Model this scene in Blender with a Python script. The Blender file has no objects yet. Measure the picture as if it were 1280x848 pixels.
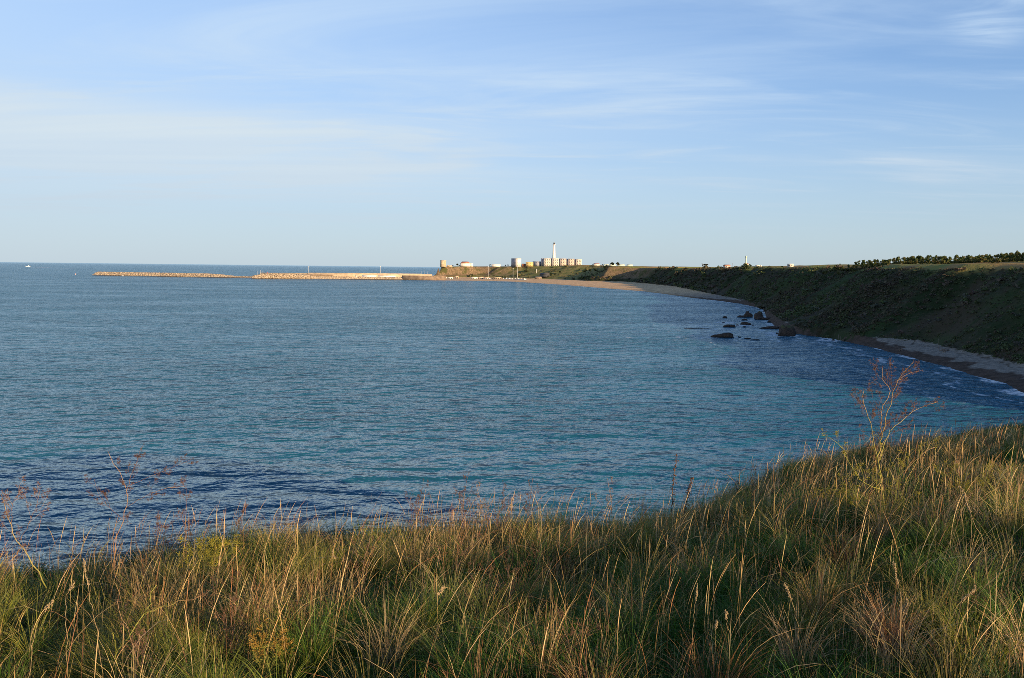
import bpy, math, random
import numpy as np
from mathutils import Matrix, Vector

RNG = np.random.default_rng(7)
random.seed(7)
SC = bpy.context.scene
COL = SC.collection
PI = math.pi

# ------------------------------------------------------------------ camera
H = 32.0                      # eye height above the sea
PITCH, ROLL = math.radians(5.09), math.radians(0.66)
R3 = Matrix.Rotation(PI / 2 - PITCH, 3, 'X') @ Matrix.Rotation(ROLL, 3, 'Z')
RN = np.array(R3)
cam = bpy.data.cameras.new('camera')
cam.sensor_width = 36.0
cam.lens = 36.0 * 1000 / 1280
cam.clip_start = 0.1
cam.clip_end = 200000
camo = bpy.data.objects.new('camera', cam)
COL.objects.link(camo)
camo.matrix_world = Matrix.Translation((0, 0, H)) @ R3.to_4x4()
SC.camera = camo


def ray(px, py):
    return RN @ np.array([(px - 640) / 1000, (424 - py) / 1000, -1.0])


def plane_at(px, py, z=0.0):
    w = ray(px, py)
    t = (z - H) / w[2]
    return np.array([w[0] * t, w[1] * t, z])


def at(px, py, Y):
    w = ray(px, py)
    t = Y / w[1]
    return np.array([w[0] * t, Y, H + w[2] * t])


# ------------------------------------------------------------------ noise
def hash2(ix, iy, seed):
    h = (ix.astype(np.int64) * 374761393 + iy.astype(np.int64) * 668265263 + seed * 974711) & 0xFFFFFFFF
    h = ((h ^ (h >> 13)) * 1274126177) & 0xFFFFFFFF
    h = (h ^ (h >> 16)) & 0xFFFFFF
    return h / float(0xFFFFFF)


def vnoise(x, y, seed=0):
    x = np.asarray(x, float); y = np.asarray(y, float)
    ix = np.floor(x); iy = np.floor(y)
    fx = x - ix; fy = y - iy
    fx = fx * fx * (3 - 2 * fx); fy = fy * fy * (3 - 2 * fy)
    a = hash2(ix, iy, seed); b = hash2(ix + 1, iy, seed)
    c = hash2(ix, iy + 1, seed); d = hash2(ix + 1, iy + 1, seed)
    return (a + (b - a) * fx) * (1 - fy) + (c + (d - c) * fx) * fy


def fbm(x, y, seed=0, octv=4):
    s = 0; a = 0.5; t = 0
    for k in range(octv):
        s = s + a * vnoise(x * 2 ** k + 17.3 * k, y * 2 ** k - 9.1 * k, seed + k)
        t += a; a *= 0.5
    return s / t * 2 - 1        # about -1..1


def sstep(a, b, x):
    t = np.clip((x - a) / (b - a), 0, 1)
    return t * t * (3 - 2 * t)


# ------------------------------------------------------------------ mesh helpers
def mesh_np(name, v, quads=None, tris=None, mat=None, smooth=False, attrs=None, mats=None, fmat=None):
    me = bpy.data.meshes.new(name)
    v = np.ascontiguousarray(v, np.float32)
    me.vertices.add(len(v))
    me.vertices.foreach_set('co', v.ravel())
    idx = []; starts = []; n = 0
    if quads is not None and len(quads):
        q = np.asarray(quads, np.int32)
        idx.append(q.ravel()); starts.append(np.arange(len(q)) * 4); n = len(q) * 4
    if tris is not None and len(tris):
        t = np.asarray(tris, np.int32)
        idx.append(t.ravel()); starts.append(n + np.arange(len(t)) * 3)
    idx = np.concatenate(idx).astype(np.int32); starts = np.concatenate(starts).astype(np.int32)
    me.loops.add(len(idx)); me.loops.foreach_set('vertex_index', idx)
    me.polygons.add(len(starts)); me.polygons.foreach_set('loop_start', starts)
    if smooth:
        me.polygons.foreach_set('use_smooth', np.ones(len(starts), bool))
    for an, av in (attrs or {}).items():
        av = np.ascontiguousarray(av, np.float32)
        if av.ndim == 1:
            a = me.attributes.new(an, 'FLOAT', 'POINT'); a.data.foreach_set('value', av)
        else:
            if av.shape[1] == 3:
                av = np.concatenate([av, np.ones((len(av), 1), np.float32)], 1)
            a = me.attributes.new(an, 'FLOAT_COLOR', 'POINT'); a.data.foreach_set('color', np.ascontiguousarray(av).ravel())
    me.update(calc_edges=True)
    if mats:
        for m in mats: me.materials.append(m)
        if fmat is not None:
            me.polygons.foreach_set('material_index', np.asarray(fmat, np.int32))
    elif mat:
        me.materials.append(mat)
    return me


def link(name, me, parent=None, loc=None, rz=0.0):
    o = bpy.data.objects.new(name, me)
    COL.objects.link(o)
    if parent is not None: o.parent = parent
    if loc is not None: o.location = [float(c) for c in loc]
    if rz: o.rotation_euler = (0, 0, rz)
    return o


def tag(o, label=None, cat=None, group=None, kind=None):
    if label: o['label'] = label
    if cat: o['category'] = cat
    if group: o['group'] = group
    if kind: o['kind'] = kind
    return o


def thing(name, label, cat, loc=(0, 0, 0), rz=0.0, group=None):
    return tag(link(name, None, None, loc, rz), label, cat, group)


def dup(root, loc, rz=0.0, scale=1.0, label=None):
    r = root.copy(); COL.objects.link(r)
    r.location = [float(c) for c in loc]; r.rotation_euler = (0, 0, rz); r.scale = (scale,) * 3
    if label: r['label'] = label
    for ch in list(root.children):
        c = ch.copy(); COL.objects.link(c); c.parent = r
        for g in list(ch.children):
            d = g.copy(); COL.objects.link(d); d.parent = c
    return r


class MB:
    """collects boxes, tubes, quads; builds one mesh"""
    def __init__(s): s.v = []; s.q = []; s.t = []; s.n = 0; s.c = []

    def add(s, v, q=(), t=(), col=None):
        v = np.asarray(v, float)
        if len(q): s.q.append(np.asarray(q, int) + s.n)
        if len(t): s.t.append(np.asarray(t, int) + s.n)
        s.v.append(v); s.n += len(v)
        s.c.append(np.tile(np.asarray(col if col is not None else (1, 1, 1), float), (len(v), 1)) if col is None or np.ndim(col) == 1 else np.asarray(col, float))
        return s

    def box(s, c, d, taper=1.0, rz=0.0, col=None):
        x, y, z = [k / 2 for k in d]
        v = []
        for sz, tp in ((-1, 1.0), (1, taper)):
            for sx, sy in ((-1, -1), (1, -1), (1, 1), (-1, 1)):
                v.append((sx * x * tp, sy * y * tp, sz * z))
        v = np.array(v)
        if rz:
            cs, sn = math.cos(rz), math.sin(rz)
            v[:, :2] = v[:, :2] @ np.array([[cs, sn], [-sn, cs]])
        v += np.array(c)
        return s.add(v, [(0, 3, 2, 1), (4, 5, 6, 7), (0, 1, 5, 4), (1, 2, 6, 5), (2, 3, 7, 6), (3, 0, 4, 7)], col=col)

    def tube(s, p, r, n=5, cap=True, col=None):
        p = np.asarray(p, float); m = len(p)
        r = np.broadcast_to(np.asarray(r, float), (m,))
        t = np.gradient(p, axis=0); t /= np.linalg.norm(t, axis=1)[:, None] + 1e-12
        ref = np.array([0.31, 0.87, 0.38]) if abs(t[:, 2]).mean() > 0.6 else np.array([0.1, 0.05, 1.0])
        a = np.cross(t, ref); a /= np.linalg.norm(a, axis=1)[:, None] + 1e-12
        b = np.cross(t, a)
        th = np.arange(n) * 2 * PI / n
        v = p[:, None] + r[:, None, None] * (np.cos(th)[None, :, None] * a[:, None] + np.sin(th)[None, :, None] * b[:, None])
        q = []
        for i in range(m - 1):
            for j in range(n):
                k = (j + 1) % n
                q.append((i * n + j, i * n + k, (i + 1) * n + k, (i + 1) * n + j))
        v = v.reshape(-1, 3)
        tr = []
        if cap:
            v = np.concatenate([v, p[:1], p[-1:]])
            for j in range(n):
                k = (j + 1) % n
                tr.append((m * n, k, j)); tr.append((m * n + 1, (m - 1) * n + j, (m - 1) * n + k))
        if col is not None and np.ndim(col) == 2:
            cc = np.repeat(np.asarray(col), n, axis=0)
            if cap: cc = np.concatenate([cc, cc[:1], cc[-1:]])
            col = cc
        return s.add(v, q, tr, col)

    def lathe(s, c, prof, n=16):
        """prof: list of (r,z)"""
        th = np.arange(n) * 2 * PI / n
        v = np.array([[r * math.cos(a) + c[0], r * math.sin(a) + c[1], z + c[2]] for r, z in prof for a in th])
        q = []
        for i in range(len(prof) - 1):
            for j in range(n):
                k = (j + 1) % n
                q.append((i * n + j, i * n + k, (i + 1) * n + k, (i + 1) * n + j))
        return s.add(v, q)

    def mesh(s, name, mat, smooth=False, color=False):
        v = np.concatenate(s.v)
        return mesh_np(name, v, np.concatenate(s.q) if s.q else None, np.concatenate(s.t) if s.t else None, mat, smooth,
                       {'col': np.concatenate(s.c)} if color else None)

    def build(s, name, mat, parent=None, smooth=False, color=False, loc=None, rz=0.0):
        return link(name, s.mesh(name, mat, smooth, color), parent, loc, rz)


# ------------------------------------------------------------------ materials
class NT:
    def __init__(s, name):
        s.m = bpy.data.materials.new(name); s.m.use_nodes = True
        s.t = s.m.node_tree; s.t.nodes.clear()
        s.out = s.n('ShaderNodeOutputMaterial')

    def n(s, kind, **kw):
        nd = s.t.nodes.new(kind)
        for k, v in kw.items(): setattr(nd, k, v)
        return nd

    def put(s, sock, v):
        if hasattr(v, 'is_linked'): s.t.links.new(v, sock)
        elif isinstance(v, (tuple, list)) and len(v) == 3 and sock.type == 'RGBA': sock.default_value = (*v, 1)
        else: sock.default_value = v

    def coord(s, which='Object'): return s.n('ShaderNodeTexCoord').outputs[which]

    def mapping(s, vec, scale=(1, 1, 1), rot=(0, 0, 0), loc=(0, 0, 0)):
        m = s.n('ShaderNodeMapping')
        s.put(m.inputs['Vector'], vec); m.inputs['Scale'].default_value = scale
        m.inputs['Rotation'].default_value = rot; m.inputs['Location'].default_value = loc
        return m.outputs[0]

    def noise(s, vec, scale, detail=4, rough=0.55, dist=0.0):
        nd = s.n('ShaderNodeTexNoise')
        s.put(nd.inputs['Vector'], vec); nd.inputs['Scale'].default_value = scale
        nd.inputs['Detail'].default_value = detail; nd.inputs['Roughness'].default_value = rough
        nd.inputs['Distortion'].default_value = dist
        return nd.outputs['Fac']

    def ramp(s, fac, a, b, lo=0.0, hi=1.0, smooth=True):
        nd = s.n('ShaderNodeMapRange', interpolation_type='SMOOTHSTEP' if smooth else 'LINEAR')
        s.put(nd.inputs['Value'], fac)
        nd.inputs['From Min'].default_value = a; nd.inputs['From Max'].default_value = b
        nd.inputs['To Min'].default_value = lo; nd.inputs['To Max'].default_value = hi
        return nd.outputs[0]

    def mix(s, fac, a, b, blend='MIX'):
        nd = s.n('ShaderNodeMix', data_type='RGBA', blend_type=blend)
        s.put(nd.inputs[0], fac); s.put(nd.inputs[6], a); s.put(nd.inputs[7], b)
        return nd.outputs[2]

    def math(s, op, a, b=0.0):
        nd = s.n('ShaderNodeMath', operation=op)
        s.put(nd.inputs[0], a); s.put(nd.inputs[1], b)
        return nd.outputs[0]

    def attr(s, name, out='Fac'): return s.n('ShaderNodeAttribute', attribute_name=name).outputs[out]

    def bump(s, h, strength, dist, normal=None):
        nd = s.n('ShaderNodeBump'); s.put(nd.inputs['Height'], h)
        nd.inputs['Strength'].default_value = strength; nd.inputs['Distance'].default_value = dist
        if normal is not None: s.put(nd.inputs['Normal'], normal)
        return nd.outputs[0]

    def bsdf(s, color, rough=0.9, normal=None, spec=0.3, **kw):
        b = s.n('ShaderNodeBsdfPrincipled')
        s.put(b.inputs['Base Color'], color); s.put(b.inputs['Roughness'], rough)
        b.inputs['Specular IOR Level'].default_value = spec
        if normal is not None: s.put(b.inputs['Normal'], normal)
        for k, v in kw.items(): s.put(b.inputs[k], v)
        return b.outputs[0]

    def done(s, shader):
        s.t.links.new(shader, s.out.inputs['Surface']); return s.m


def plain(name, color, rough=0.85, var=0.25, scale=0.6, spec=0.25, bump=0.0):
    k = NT(name)
    co = k.coord()
    f = k.noise(co, scale, 5)
    lo = tuple(c * (1 - var) for c in color); hi = tuple(min(1, c * (1 + var)) for c in color)
    col = k.mix(k.ramp(f, 0.3, 0.7), lo, hi)
    nrm = k.bump(k.noise(co, scale * 6, 3), 0.6, bump) if bump else None
    return k.done(k.bsdf(col, rough, nrm, spec))


def leafy(name, trans=0.3, rough=0.75, spec=0.2):
    """colour per leaf from the mesh attribute 'col'"""
    k = NT(name)
    c = k.attr('col', 'Color')
    d = k.bsdf(c, rough, spec=spec)
    t = k.n('ShaderNodeBsdfTranslucent'); k.put(t.inputs['Color'], c)
    m = k.n('ShaderNodeMixShader'); m.inputs[0].default_value = trans
    k.t.links.new(d, m.inputs[1]); k.t.links.new(t.outputs[0], m.inputs[2])
    return k.done(m.outputs[0])


M = {}
M['leaf'] = leafy('leaf_material', 0.25)
M['grass'] = leafy('grass_material', 0.2, 0.55, 0.3)
M['stalk'] = leafy('stalk_material', 0.1, 0.7, 0.2)
M['white'] = plain('white_plaster', (0.78, 0.74, 0.66), var=0.08, scale=0.3)
M['cream'] = plain('cream_plaster', (0.66, 0.60, 0.52), var=0.1, scale=0.2)
M['pinkish'] = plain('pink_plaster', (0.60, 0.49, 0.41), var=0.1, scale=0.2)
M['yellow'] = plain('yellow_plaster', (0.62, 0.46, 0.20), var=0.1, scale=0.2)
M['greyblue'] = plain('grey_and_shade_plaster', (0.34, 0.34, 0.36), var=0.12, scale=0.2)  # also the shade colour of block sides and recesses
M['stone'] = plain('tower_stone', (0.48, 0.39, 0.27), var=0.25, scale=0.35, bump=0.4)
M['rooftile'] = plain('roof_tiles', (0.36, 0.15, 0.09), var=0.25, scale=0.6)
M['roofgrey'] = plain('roof_grey', (0.22, 0.21, 0.20), var=0.15)
M['window'] = plain('window_dark', (0.05, 0.05, 0.06), 0.25, 0.2, spec=0.5)
M['metal'] = plain('pale_metal', (0.62, 0.62, 0.60), 0.45, 0.06)
M['darkmetal'] = plain('dark_metal', (0.08, 0.08, 0.08), 0.5, 0.1)
M['green_glass'] = plain('greenhouse_film', (0.58, 0.62, 0.46), 0.4, 0.1)
M['boatwhite'] = plain('boat_paint', (0.82, 0.82, 0.80), 0.3, 0.03, spec=0.5)
M['red'] = plain('red_paint', (0.45, 0.08, 0.05), 0.5, 0.1)
M['concrete'] = plain('mole_concrete', (0.45, 0.35, 0.235), var=0.2, scale=0.12, bump=0.3)
M['concrete_dark'] = plain('quay_concrete', (0.20, 0.15, 0.11), var=0.3, scale=0.15, bump=0.3)
k = NT('armour_rock')
co = k.coord()
cc = k.mix(k.ramp(k.noise(co, 0.3, 6, .65), .32, .68), (0.24, 0.185, 0.125), (0.54, 0.44, 0.32))
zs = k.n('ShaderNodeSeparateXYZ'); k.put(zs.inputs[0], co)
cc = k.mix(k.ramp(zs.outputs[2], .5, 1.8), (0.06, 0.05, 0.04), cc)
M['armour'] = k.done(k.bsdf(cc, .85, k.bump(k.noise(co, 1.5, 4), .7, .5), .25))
M['wood'] = plain('driftwood', (0.17, 0.13, 0.10), var=0.3, scale=3)
M['bark'] = plain('bark', (0.10, 0.075, 0.05), var=0.3, scale=3)


def sea_rock_mat():
    k = NT('sea_rock')
    co = k.coord()
    f = k.noise(co, 0.8, 6, 0.65)
    col = k.mix(k.ramp(f, 0.35, 0.68), (0.028, 0.02, 0.015), (0.10, 0.062, 0.038))
    z = k.n('ShaderNodeSeparateXYZ'); k.put(z.inputs[0], co)
    wet = k.ramp(z.outputs[2], 0.15, 0.7)
    col = k.mix(wet, (0.018, 0.016, 0.014), col)
    moss = k.math('MULTIPLY', k.ramp(z.outputs[2], 3.2, 5.0), k.ramp(k.noise(co, 0.7, 4), 0.4, 0.6))
    col = k.mix(moss, col, (0.08, 0.085, 0.03))
    return k.done(k.bsdf(col, 0.75, k.bump(k.noise(co, 2.2, 5), 0.8, 0.3), 0.3))


M['searock'] = sea_rock_mat()

# ------------------------------------------------------------------ land
def px0(pts, z=0.0): return [tuple(plane_at(a, b, z)[:2]) for a, b in pts]


coast = [(-900, -420), (-300, -30), (-120, 50), (-60, 66), (0, 74), (40, 86), (85, 112), (125, 150), (140, 185)]
coast += px0([(1280, 491), (1258, 479), (1219, 469.4), (1188, 459.5), (1140, 447), (1096, 435.5), (1060, 427), (1032, 421.8),
              (1004, 418.6), (990, 416), (972, 411), (968, 405), (961, 399.5), (959, 393), (958, 387), (942.5, 383.3),
              (925.7, 379.9), (900, 376.4), (866.6, 372.8), (828.6, 367.5), (803, 364.3), (778, 362.2), (740, 359.2),
              (700, 356), (670, 354), (640, 352.2), (600, 351.2), (553, 350.8), (537, 350.5)])
coast += [(-262, 2330), (-225, 2440), (-80, 2640), (400, 3000), (2600, 4200)]
# cliff foot: pixel, slope width, top height, bare-rock share
foot = [((-900, -455), 30, 30, 0), ((-300, -65), 30, 30, 0), ((-110, 20), 30, 30, 0), ((-50, 40), 30, 30, 0), ((0, 50), 30, 30, 0),
        ((50, 70), 30, 30, 0), ((98, 105), 30, 32, 0), ((140, 146), 40, 34, 0), ((160, 190), 45, 36, 0)]
for p, sw, h, rk in [((1280, 459.5), 46, 36, 0), ((1236, 447.5), 46, 36, 0), ((1197, 440), 47, 36, 0), ((1153, 429), 48, 36, 0),
                     ((1109, 425), 50, 36, 0), ((1054.7, 419), 54, 36, 0), ((1022, 414), 58, 36, 0), ((1000, 410.5), 60, 36, 0),
                     ((985, 407), 62, 36, .1), ((972, 399), 62, 36.2, .1), ((963, 392), 62, 36.3, .1), ((955, 385), 62, 36.5, 0), ((951, 382.1), 62, 36.5, 0),
                     ((930, 376.0), 62, 36.8, 0), ((888, 368), 62, 36.6, 0), ((845, 359), 60, 35.8, 0), ((814, 355.3), 56, 35.2, .1),
                     ((778, 352.3), 50, 35.5, .6), ((740, 351.7), 60, 37, .5), ((700, 349.5), 130, 40, 0), ((660, 348.5), 120, 37.5, 0),
                     ((600, 347), 55, 35.2, .7), ((546, 346.5), 26, 33.2, 1)]:
    foot.append((tuple(plane_at(p[0], p[1], 3.0)[:2]), sw, h, rk))
foot += [((-243, 2316), 22, 33, 1), ((-215, 2425), 22, 33, 1), ((-75, 2625), 30, 36, .5), ((400, 2980), 40, 38, 0), ((2600, 4180), 40, 40, 0)]
CO = np.array(coast); FT = np.array([f[0] for f in foot]); FP = np.array([f[1:] for f in foot], float)


def poly_dist(X, Y, P, par=None):
    best = np.full(X.shape, 1e18); pr = None if par is None else np.zeros(X.shape + (par.shape[1],))
    for i in range(len(P) - 1):
        a, b = P[i], P[i + 1]; e = b - a
        t = np.clip(((X - a[0]) * e[0] + (Y - a[1]) * e[1]) / (e @ e), 0, 1)
        d = (X - a[0] - t * e[0]) ** 2 + (Y - a[1] - t * e[1]) ** 2
        m = d < best
        best = np.where(m, d, best)
        if par is not None:
            pr[m] = (par[i] + (par[i + 1] - par[i]) * t[..., None])[m]
    Q = np.concatenate([P, [(9000, P[-1][1]), (9000, -9000), (P[0][0], -9000)]])
    ins = np.zeros(X.shape, bool); j = len(Q) - 1
    for i in range(len(Q)):
        yi, yj = Q[i][1], Q[j][1]
        if yi != yj:
            ins ^= ((yi > Y) != (yj > Y)) & (X < (Q[j][0] - Q[i][0]) * (Y - yi) / (yj - yi) + Q[i][0])
        j = i
    d = np.sqrt(best)
    return np.where(ins, d, -d), pr


def land(X, Y, full=False):
    X = np.asarray(X, float); Y = np.asarray(Y, float)
    d1, _ = poly_dist(X, Y, CO)
    d2, pr = poly_dist(X, Y, FT, FP)
    sw, Ht, rk = pr[..., 0], pr[..., 1], pr[..., 2]
    t = np.clip(d1, 0, None) / (np.clip(d1, 0, None) + np.clip(-d2, 0, None) + 0.1)
    zb = 3.0 * t ** 0.7 + 0.25 * fbm(X / 14, Y / 14, 5) * t + 0.5 * np.clip(fbm(X / 40, Y / 25, 55), 0, 1) * (Y > 900) * t
    g = fbm(X / 130, Y / 36, 11, 3) * 15 + fbm(X / 16, Y / 13, 21, 3) * 3.0
    d2n = d2 + g * sstep(2, 26, d2)
    u = np.clip(d2n / sw, 0, 1)
    soft = 0.45 * u + 0.55 * u * u * (3 - 2 * u)
    rock = 0.25 * u + 0.75 * sstep(0.55, 0.95, u)
    S = soft * (1 - rk) + rock * rk
    z = zb + (Ht - 3) * S * (d2 > 0)
    z = z + (d2 > 0) * (fbm(X / 9, Y / 9, 31, 3) * 1.1 * np.clip(4 * u * (1 - u), 0, 1) + fbm(X / 45, Y / 38, 41, 3) * 1.1 * u * (1 + .0 * X))
    z = z + (d2 > 0) * np.clip(d2 - sw, 0, 120) * 0.034 * (Y < 1500)
    bell = np.clip(4 * u * (1 - u), 0, 1)
    z = z + (d2 > 0) * bell * (0.5 - abs(fbm(X / 110 + Y / 300, Y / 21, 51, 2))) * 3.2 * (Y < 1500)
    # the green mound in front of the apartment blocks
    z = z + (d2 > 0) * 2.2 * np.exp(-(((X - 185) / 75) ** 2 + ((Y - 2235) / 70) ** 2))
    z = np.where(d1 < 0, np.maximum(-6, d1 * 0.10), z)
    if full: return z, d1, d2, u, rk
    return z


def axis(segs):
    out = []
    for a, b, s in segs: out += list(np.arange(a, b, s))
    return np.array(out)


gx = axis([(-330, 118, 6), (118, 330, 2.2), (330, 470, 4), (470, 900, 12), (900, 4000, 60)])
gy = axis([(150, 620, 2.6), (620, 1100, 4), (1100, 1900, 6), (1900, 2480, 5), (2480, 3200, 30), (3200, 7000, 150)])
GX, GY = np.meshgrid(gx, gy)
GZ, D1, D2, U, RK = land(GX, GY, True)
nx, ny = len(gx), len(gy)
ids = np.arange(nx * ny).reshape(ny, nx)
Q = np.stack([ids[:-1, :-1], ids[:-1, 1:], ids[1:, 1:], ids[1:, :-1]], -1).reshape(-1, 4)
keep = (D1.ravel()[Q].max(1) > -60)
sandm = np.where(D2 < 0, 1.0, np.clip(1 - D2 / 3.0, 0, 1))


def land_mat():
    k = NT('coast_ground')
    co = k.coord()
    sand_a, d1, u, rk = k.attr('sand'), k.attr('shore'), k.attr('rise'), k.attr('rock')
    n1 = k.noise(co, 0.06, 6, 0.6); n2 = k.noise(co, 0.35, 5, 0.65); n3 = k.noise(co, 0.015, 4)
    # slope scrub: dark green, olive, brown earth
    ns = k.noise(k.mapping(co, (0.30, 1.2, 0.3)), 0.05, 5, 0.6)  # earth streaks that also stand in for relief shading of the folds
    veg = k.mix(k.ramp(ns, 0.42, 0.60), (0.022, 0.034, 0.013), (0.054, 0.043, 0.027))
    veg = k.mix(k.ramp(n2, 0.45, 0.75), veg, (0.066, 0.056, 0.034))
    veg = k.mix(k.ramp(n3, 0.5, 0.62, 0, 0.6), veg, (0.038, 0.064, 0.018))
    posn = k.n('ShaderNodeSeparateXYZ'); k.put(posn.inputs[0], co)
    dry = k.mix(k.ramp(n1, 0.4, 0.6), (0.21, 0.18, 0.07), (0.13, 0.15, 0.045))
    dry = k.mix(k.ramp(n2, 0.5, 0.7), dry, (0.24, 0.17, 0.09))
    veg = k.mix(k.ramp(posn.outputs[1], 1850, 2050), veg, dry)  # dry grass on the far headland, its sunlit look partly in this colour
    # flat top: dry grass and ploughed earth
    top = k.mix(k.ramp(n1, 0.35, 0.65), (0.34, 0.20, 0.08), (0.22, 0.19, 0.06))
    top = k.mix(k.ramp(n3, 0.45, 0.6), top, (0.19, 0.20, 0.055))
    col = k.mix(k.ramp(k.math('ADD', u, k.ramp(n1, .3, .7, -.06, .06)), 0.80, 0.93), veg, top)
    # bare cliff rock
    cliff = k.mix(k.ramp(n2, 0.35, 0.65), (0.12, 0.085, 0.05), (0.26, 0.185, 0.11))
    cliff = k.mix(k.ramp(n1, 0.49, 0.62), cliff, (0.085, 0.085, 0.032))
    rm = k.math('MULTIPLY', k.ramp(rk, 0.2, 0.7), k.math('MULTIPLY', k.ramp(u, 0.25, 0.5), k.ramp(u, 1.0, 0.93)))
    col = k.mix(rm, col, cliff)
    # beach: pale shingle above, dark wet band by the water, drift lines
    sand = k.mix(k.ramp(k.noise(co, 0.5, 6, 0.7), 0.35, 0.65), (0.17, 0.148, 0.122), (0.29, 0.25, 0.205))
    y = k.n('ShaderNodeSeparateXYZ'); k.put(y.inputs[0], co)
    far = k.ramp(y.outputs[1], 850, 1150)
    sand = k.mix(far, sand, k.mix(k.ramp(k.noise(co, 0.09, 5, 0.6), 0.4, 0.66), (0.72, 0.48, 0.26), (0.46, 0.30, 0.16)))  # sunlit orange of far sand and shaded grey of near sand set by colour
    wetd = k.math('ADD', d1, k.ramp(k.noise(co, 0.11, 3), 0.3, 0.7, -2.5, 2.5))
    nearwet = k.ramp(wetd, 4.5, 7.0)
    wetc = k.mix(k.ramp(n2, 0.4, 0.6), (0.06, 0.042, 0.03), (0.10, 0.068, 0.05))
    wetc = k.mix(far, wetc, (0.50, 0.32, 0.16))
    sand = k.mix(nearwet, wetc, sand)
    line = k.math('MULTIPLY', k.ramp(k.math('ABSOLUTE', k.math('SUBTRACT', wetd, 14.0)), 1.4, 0.3), k.ramp(n2, 0.42, 0.55))
    sand = k.mix(k.math('MULTIPLY', line, 0.8), sand, (0.06, 0.045, 0.03))
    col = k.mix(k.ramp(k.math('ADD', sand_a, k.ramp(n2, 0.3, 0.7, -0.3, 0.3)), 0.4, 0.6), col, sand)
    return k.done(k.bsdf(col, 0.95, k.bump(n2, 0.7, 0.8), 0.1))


me = mesh_np('terrain', np.stack([GX, GY, GZ], -1).reshape(-1, 3), Q[keep], None, land_mat(), True,
             {'sand': sandm.ravel(), 'shore': D1.ravel(), 'rise': U.ravel(), 'rock': RK.ravel()})
tag(link('terrain', me), kind='structure')

# ------------------------------------------------------------------ sea
def sea_mat():
    k = NT('sea_water')
    co = k.coord()
    sh = k.attr('offshore')
    pos = k.n('ShaderNodeSeparateXYZ'); k.put(pos.inputs[0], co)
    # chop: crests run roughly left-right and tilted, several sizes
    rot = (0, 0, math.radians(14))
    w1 = k.noise(k.mapping(co, (0.55, 1.0, 1), rot), 0.075, 2, 0.5, 0.4)
    w2 = k.noise(k.mapping(co, (0.62, 1.0, 1), (0, 0, math.radians(-9))), 0.21, 3, 0.5, 0.4)
    w3 = k.noise(k.mapping(co, (0.85, 1.0, 1), (0, 0, math.radians(18))), 0.62, 3, 0.6)
    gust = k.ramp(k.noise(k.mapping(co, (0.4, 1.0, 1), (0, 0, math.radians(16))), 0.016, 4, 0.6), 0.3, 0.7, 0.65, 1.35)
    h = k.math('ADD', k.math('MULTIPLY', w1, 3.6), k.math('MULTIPLY', gust, k.math('ADD', k.math('MULTIPLY', w2, 4.2), k.math('MULTIPLY', w3, 0.85))))
    nrm = k.bump(h, 1.0, 1.0)
    # body colour: teal over sand, navy over weed and in gust patches
    p1 = k.noise(k.mapping(co, (0.5, 1.0, 1), (0, 0, math.radians(20))), 0.010, 4, 0.55, 0.6)
    p2 = k.noise(k.mapping(co, (0.35, 1.0, 1), (0, 0, math.radians(12))), 0.045, 3, 0.5, 0.3)
    c = k.mix(k.ramp(p1, 0.32, 0.68), (0.012, 0.086, 0.132), (0.012, 0.100, 0.152))
    c = k.mix(k.ramp(p2, 0.5, 0.72, 0, 0.5), c, (0.011, 0.112, 0.165))
    # foam at the shore
    fn = k.noise(k.mapping(co, (1, 1, 1)), 0.30, 6, 0.7, 0.8)
    fn2 = k.noise(k.mapping(co, (1, 1, 1)), 0.05, 3, 0.5)
    d = k.math('ADD', sh, k.ramp(fn2, 0.3, 0.7, -5, 5))
    swash = k.math('MULTIPLY', k.ramp(d, 3.0, 0.3), k.ramp(fn, 0.40, 0.56))
    zone = k.ramp(pos.outputs[1], 165, 200)
    brk = k.math('MULTIPLY', zone, k.math('MULTIPLY', k.ramp(k.math('ABSOLUTE', k.math('SUBTRACT', d, 14.0)), 1.8, 0.2), k.ramp(fn, 0.45, 0.58)))
    brk2 = k.math('MULTIPLY', zone, k.math('MULTIPLY', k.ramp(k.math('ABSOLUTE', k.math('SUBTRACT', d, 30.0)), 2.4, 0.3), k.ramp(fn, 0.52, 0.64)))
    foam = k.math('MAXIMUM', swash, k.math('MAXIMUM', k.math('MULTIPLY', brk, 0.8), k.math('MULTIPLY', brk2, 0.6)))
    chop = k.ramp(k.noise(k.mapping(co, (0.3, 1, 1)), 0.35, 4, 0.7), 0.62, 0.72)
    chop = k.math('MULTIPLY', chop, k.math('MULTIPLY', k.ramp(sh, 110, 25), k.math('MULTIPLY', k.ramp(pos.outputs[1], 300, 420), k.ramp(pos.outputs[1], 1100, 800))))
    foam = k.math('MAXIMUM', foam, k.math('MULTIPLY', chop, 0.55))
    c = k.mix(foam, c, (0.72, 0.74, 0.75))
    rough = k.ramp(foam, 0, 1, 0.17, 0.9)
    body = k.n('ShaderNodeBsdfDiffuse'); k.put(body.inputs['Color'], c); k.put(body.inputs['Normal'], nrm)
    gl = k.n('ShaderNodeBsdfGlossy'); gl.inputs['Color'].default_value = (0.86, 0.97, 1.0, 1)
    k.put(gl.inputs['Roughness'], rough); k.put(gl.inputs['Normal'], nrm)
    fr = k.n('ShaderNodeFresnel'); fr.inputs['IOR'].default_value = 1.6; k.put(fr.inputs['Normal'], nrm)
    ms = k.n('ShaderNodeMixShader')
    k.put(ms.inputs[0], k.math('MULTIPLY', fr.outputs[0], k.ramp(foam, 0, 1, 0.95, 0.1)))
    k.t.links.new(body.outputs[0], ms.inputs[1]); k.t.links.new(gl.outputs[0], ms.inputs[2])
    return k.done(ms.outputs[0])


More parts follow.
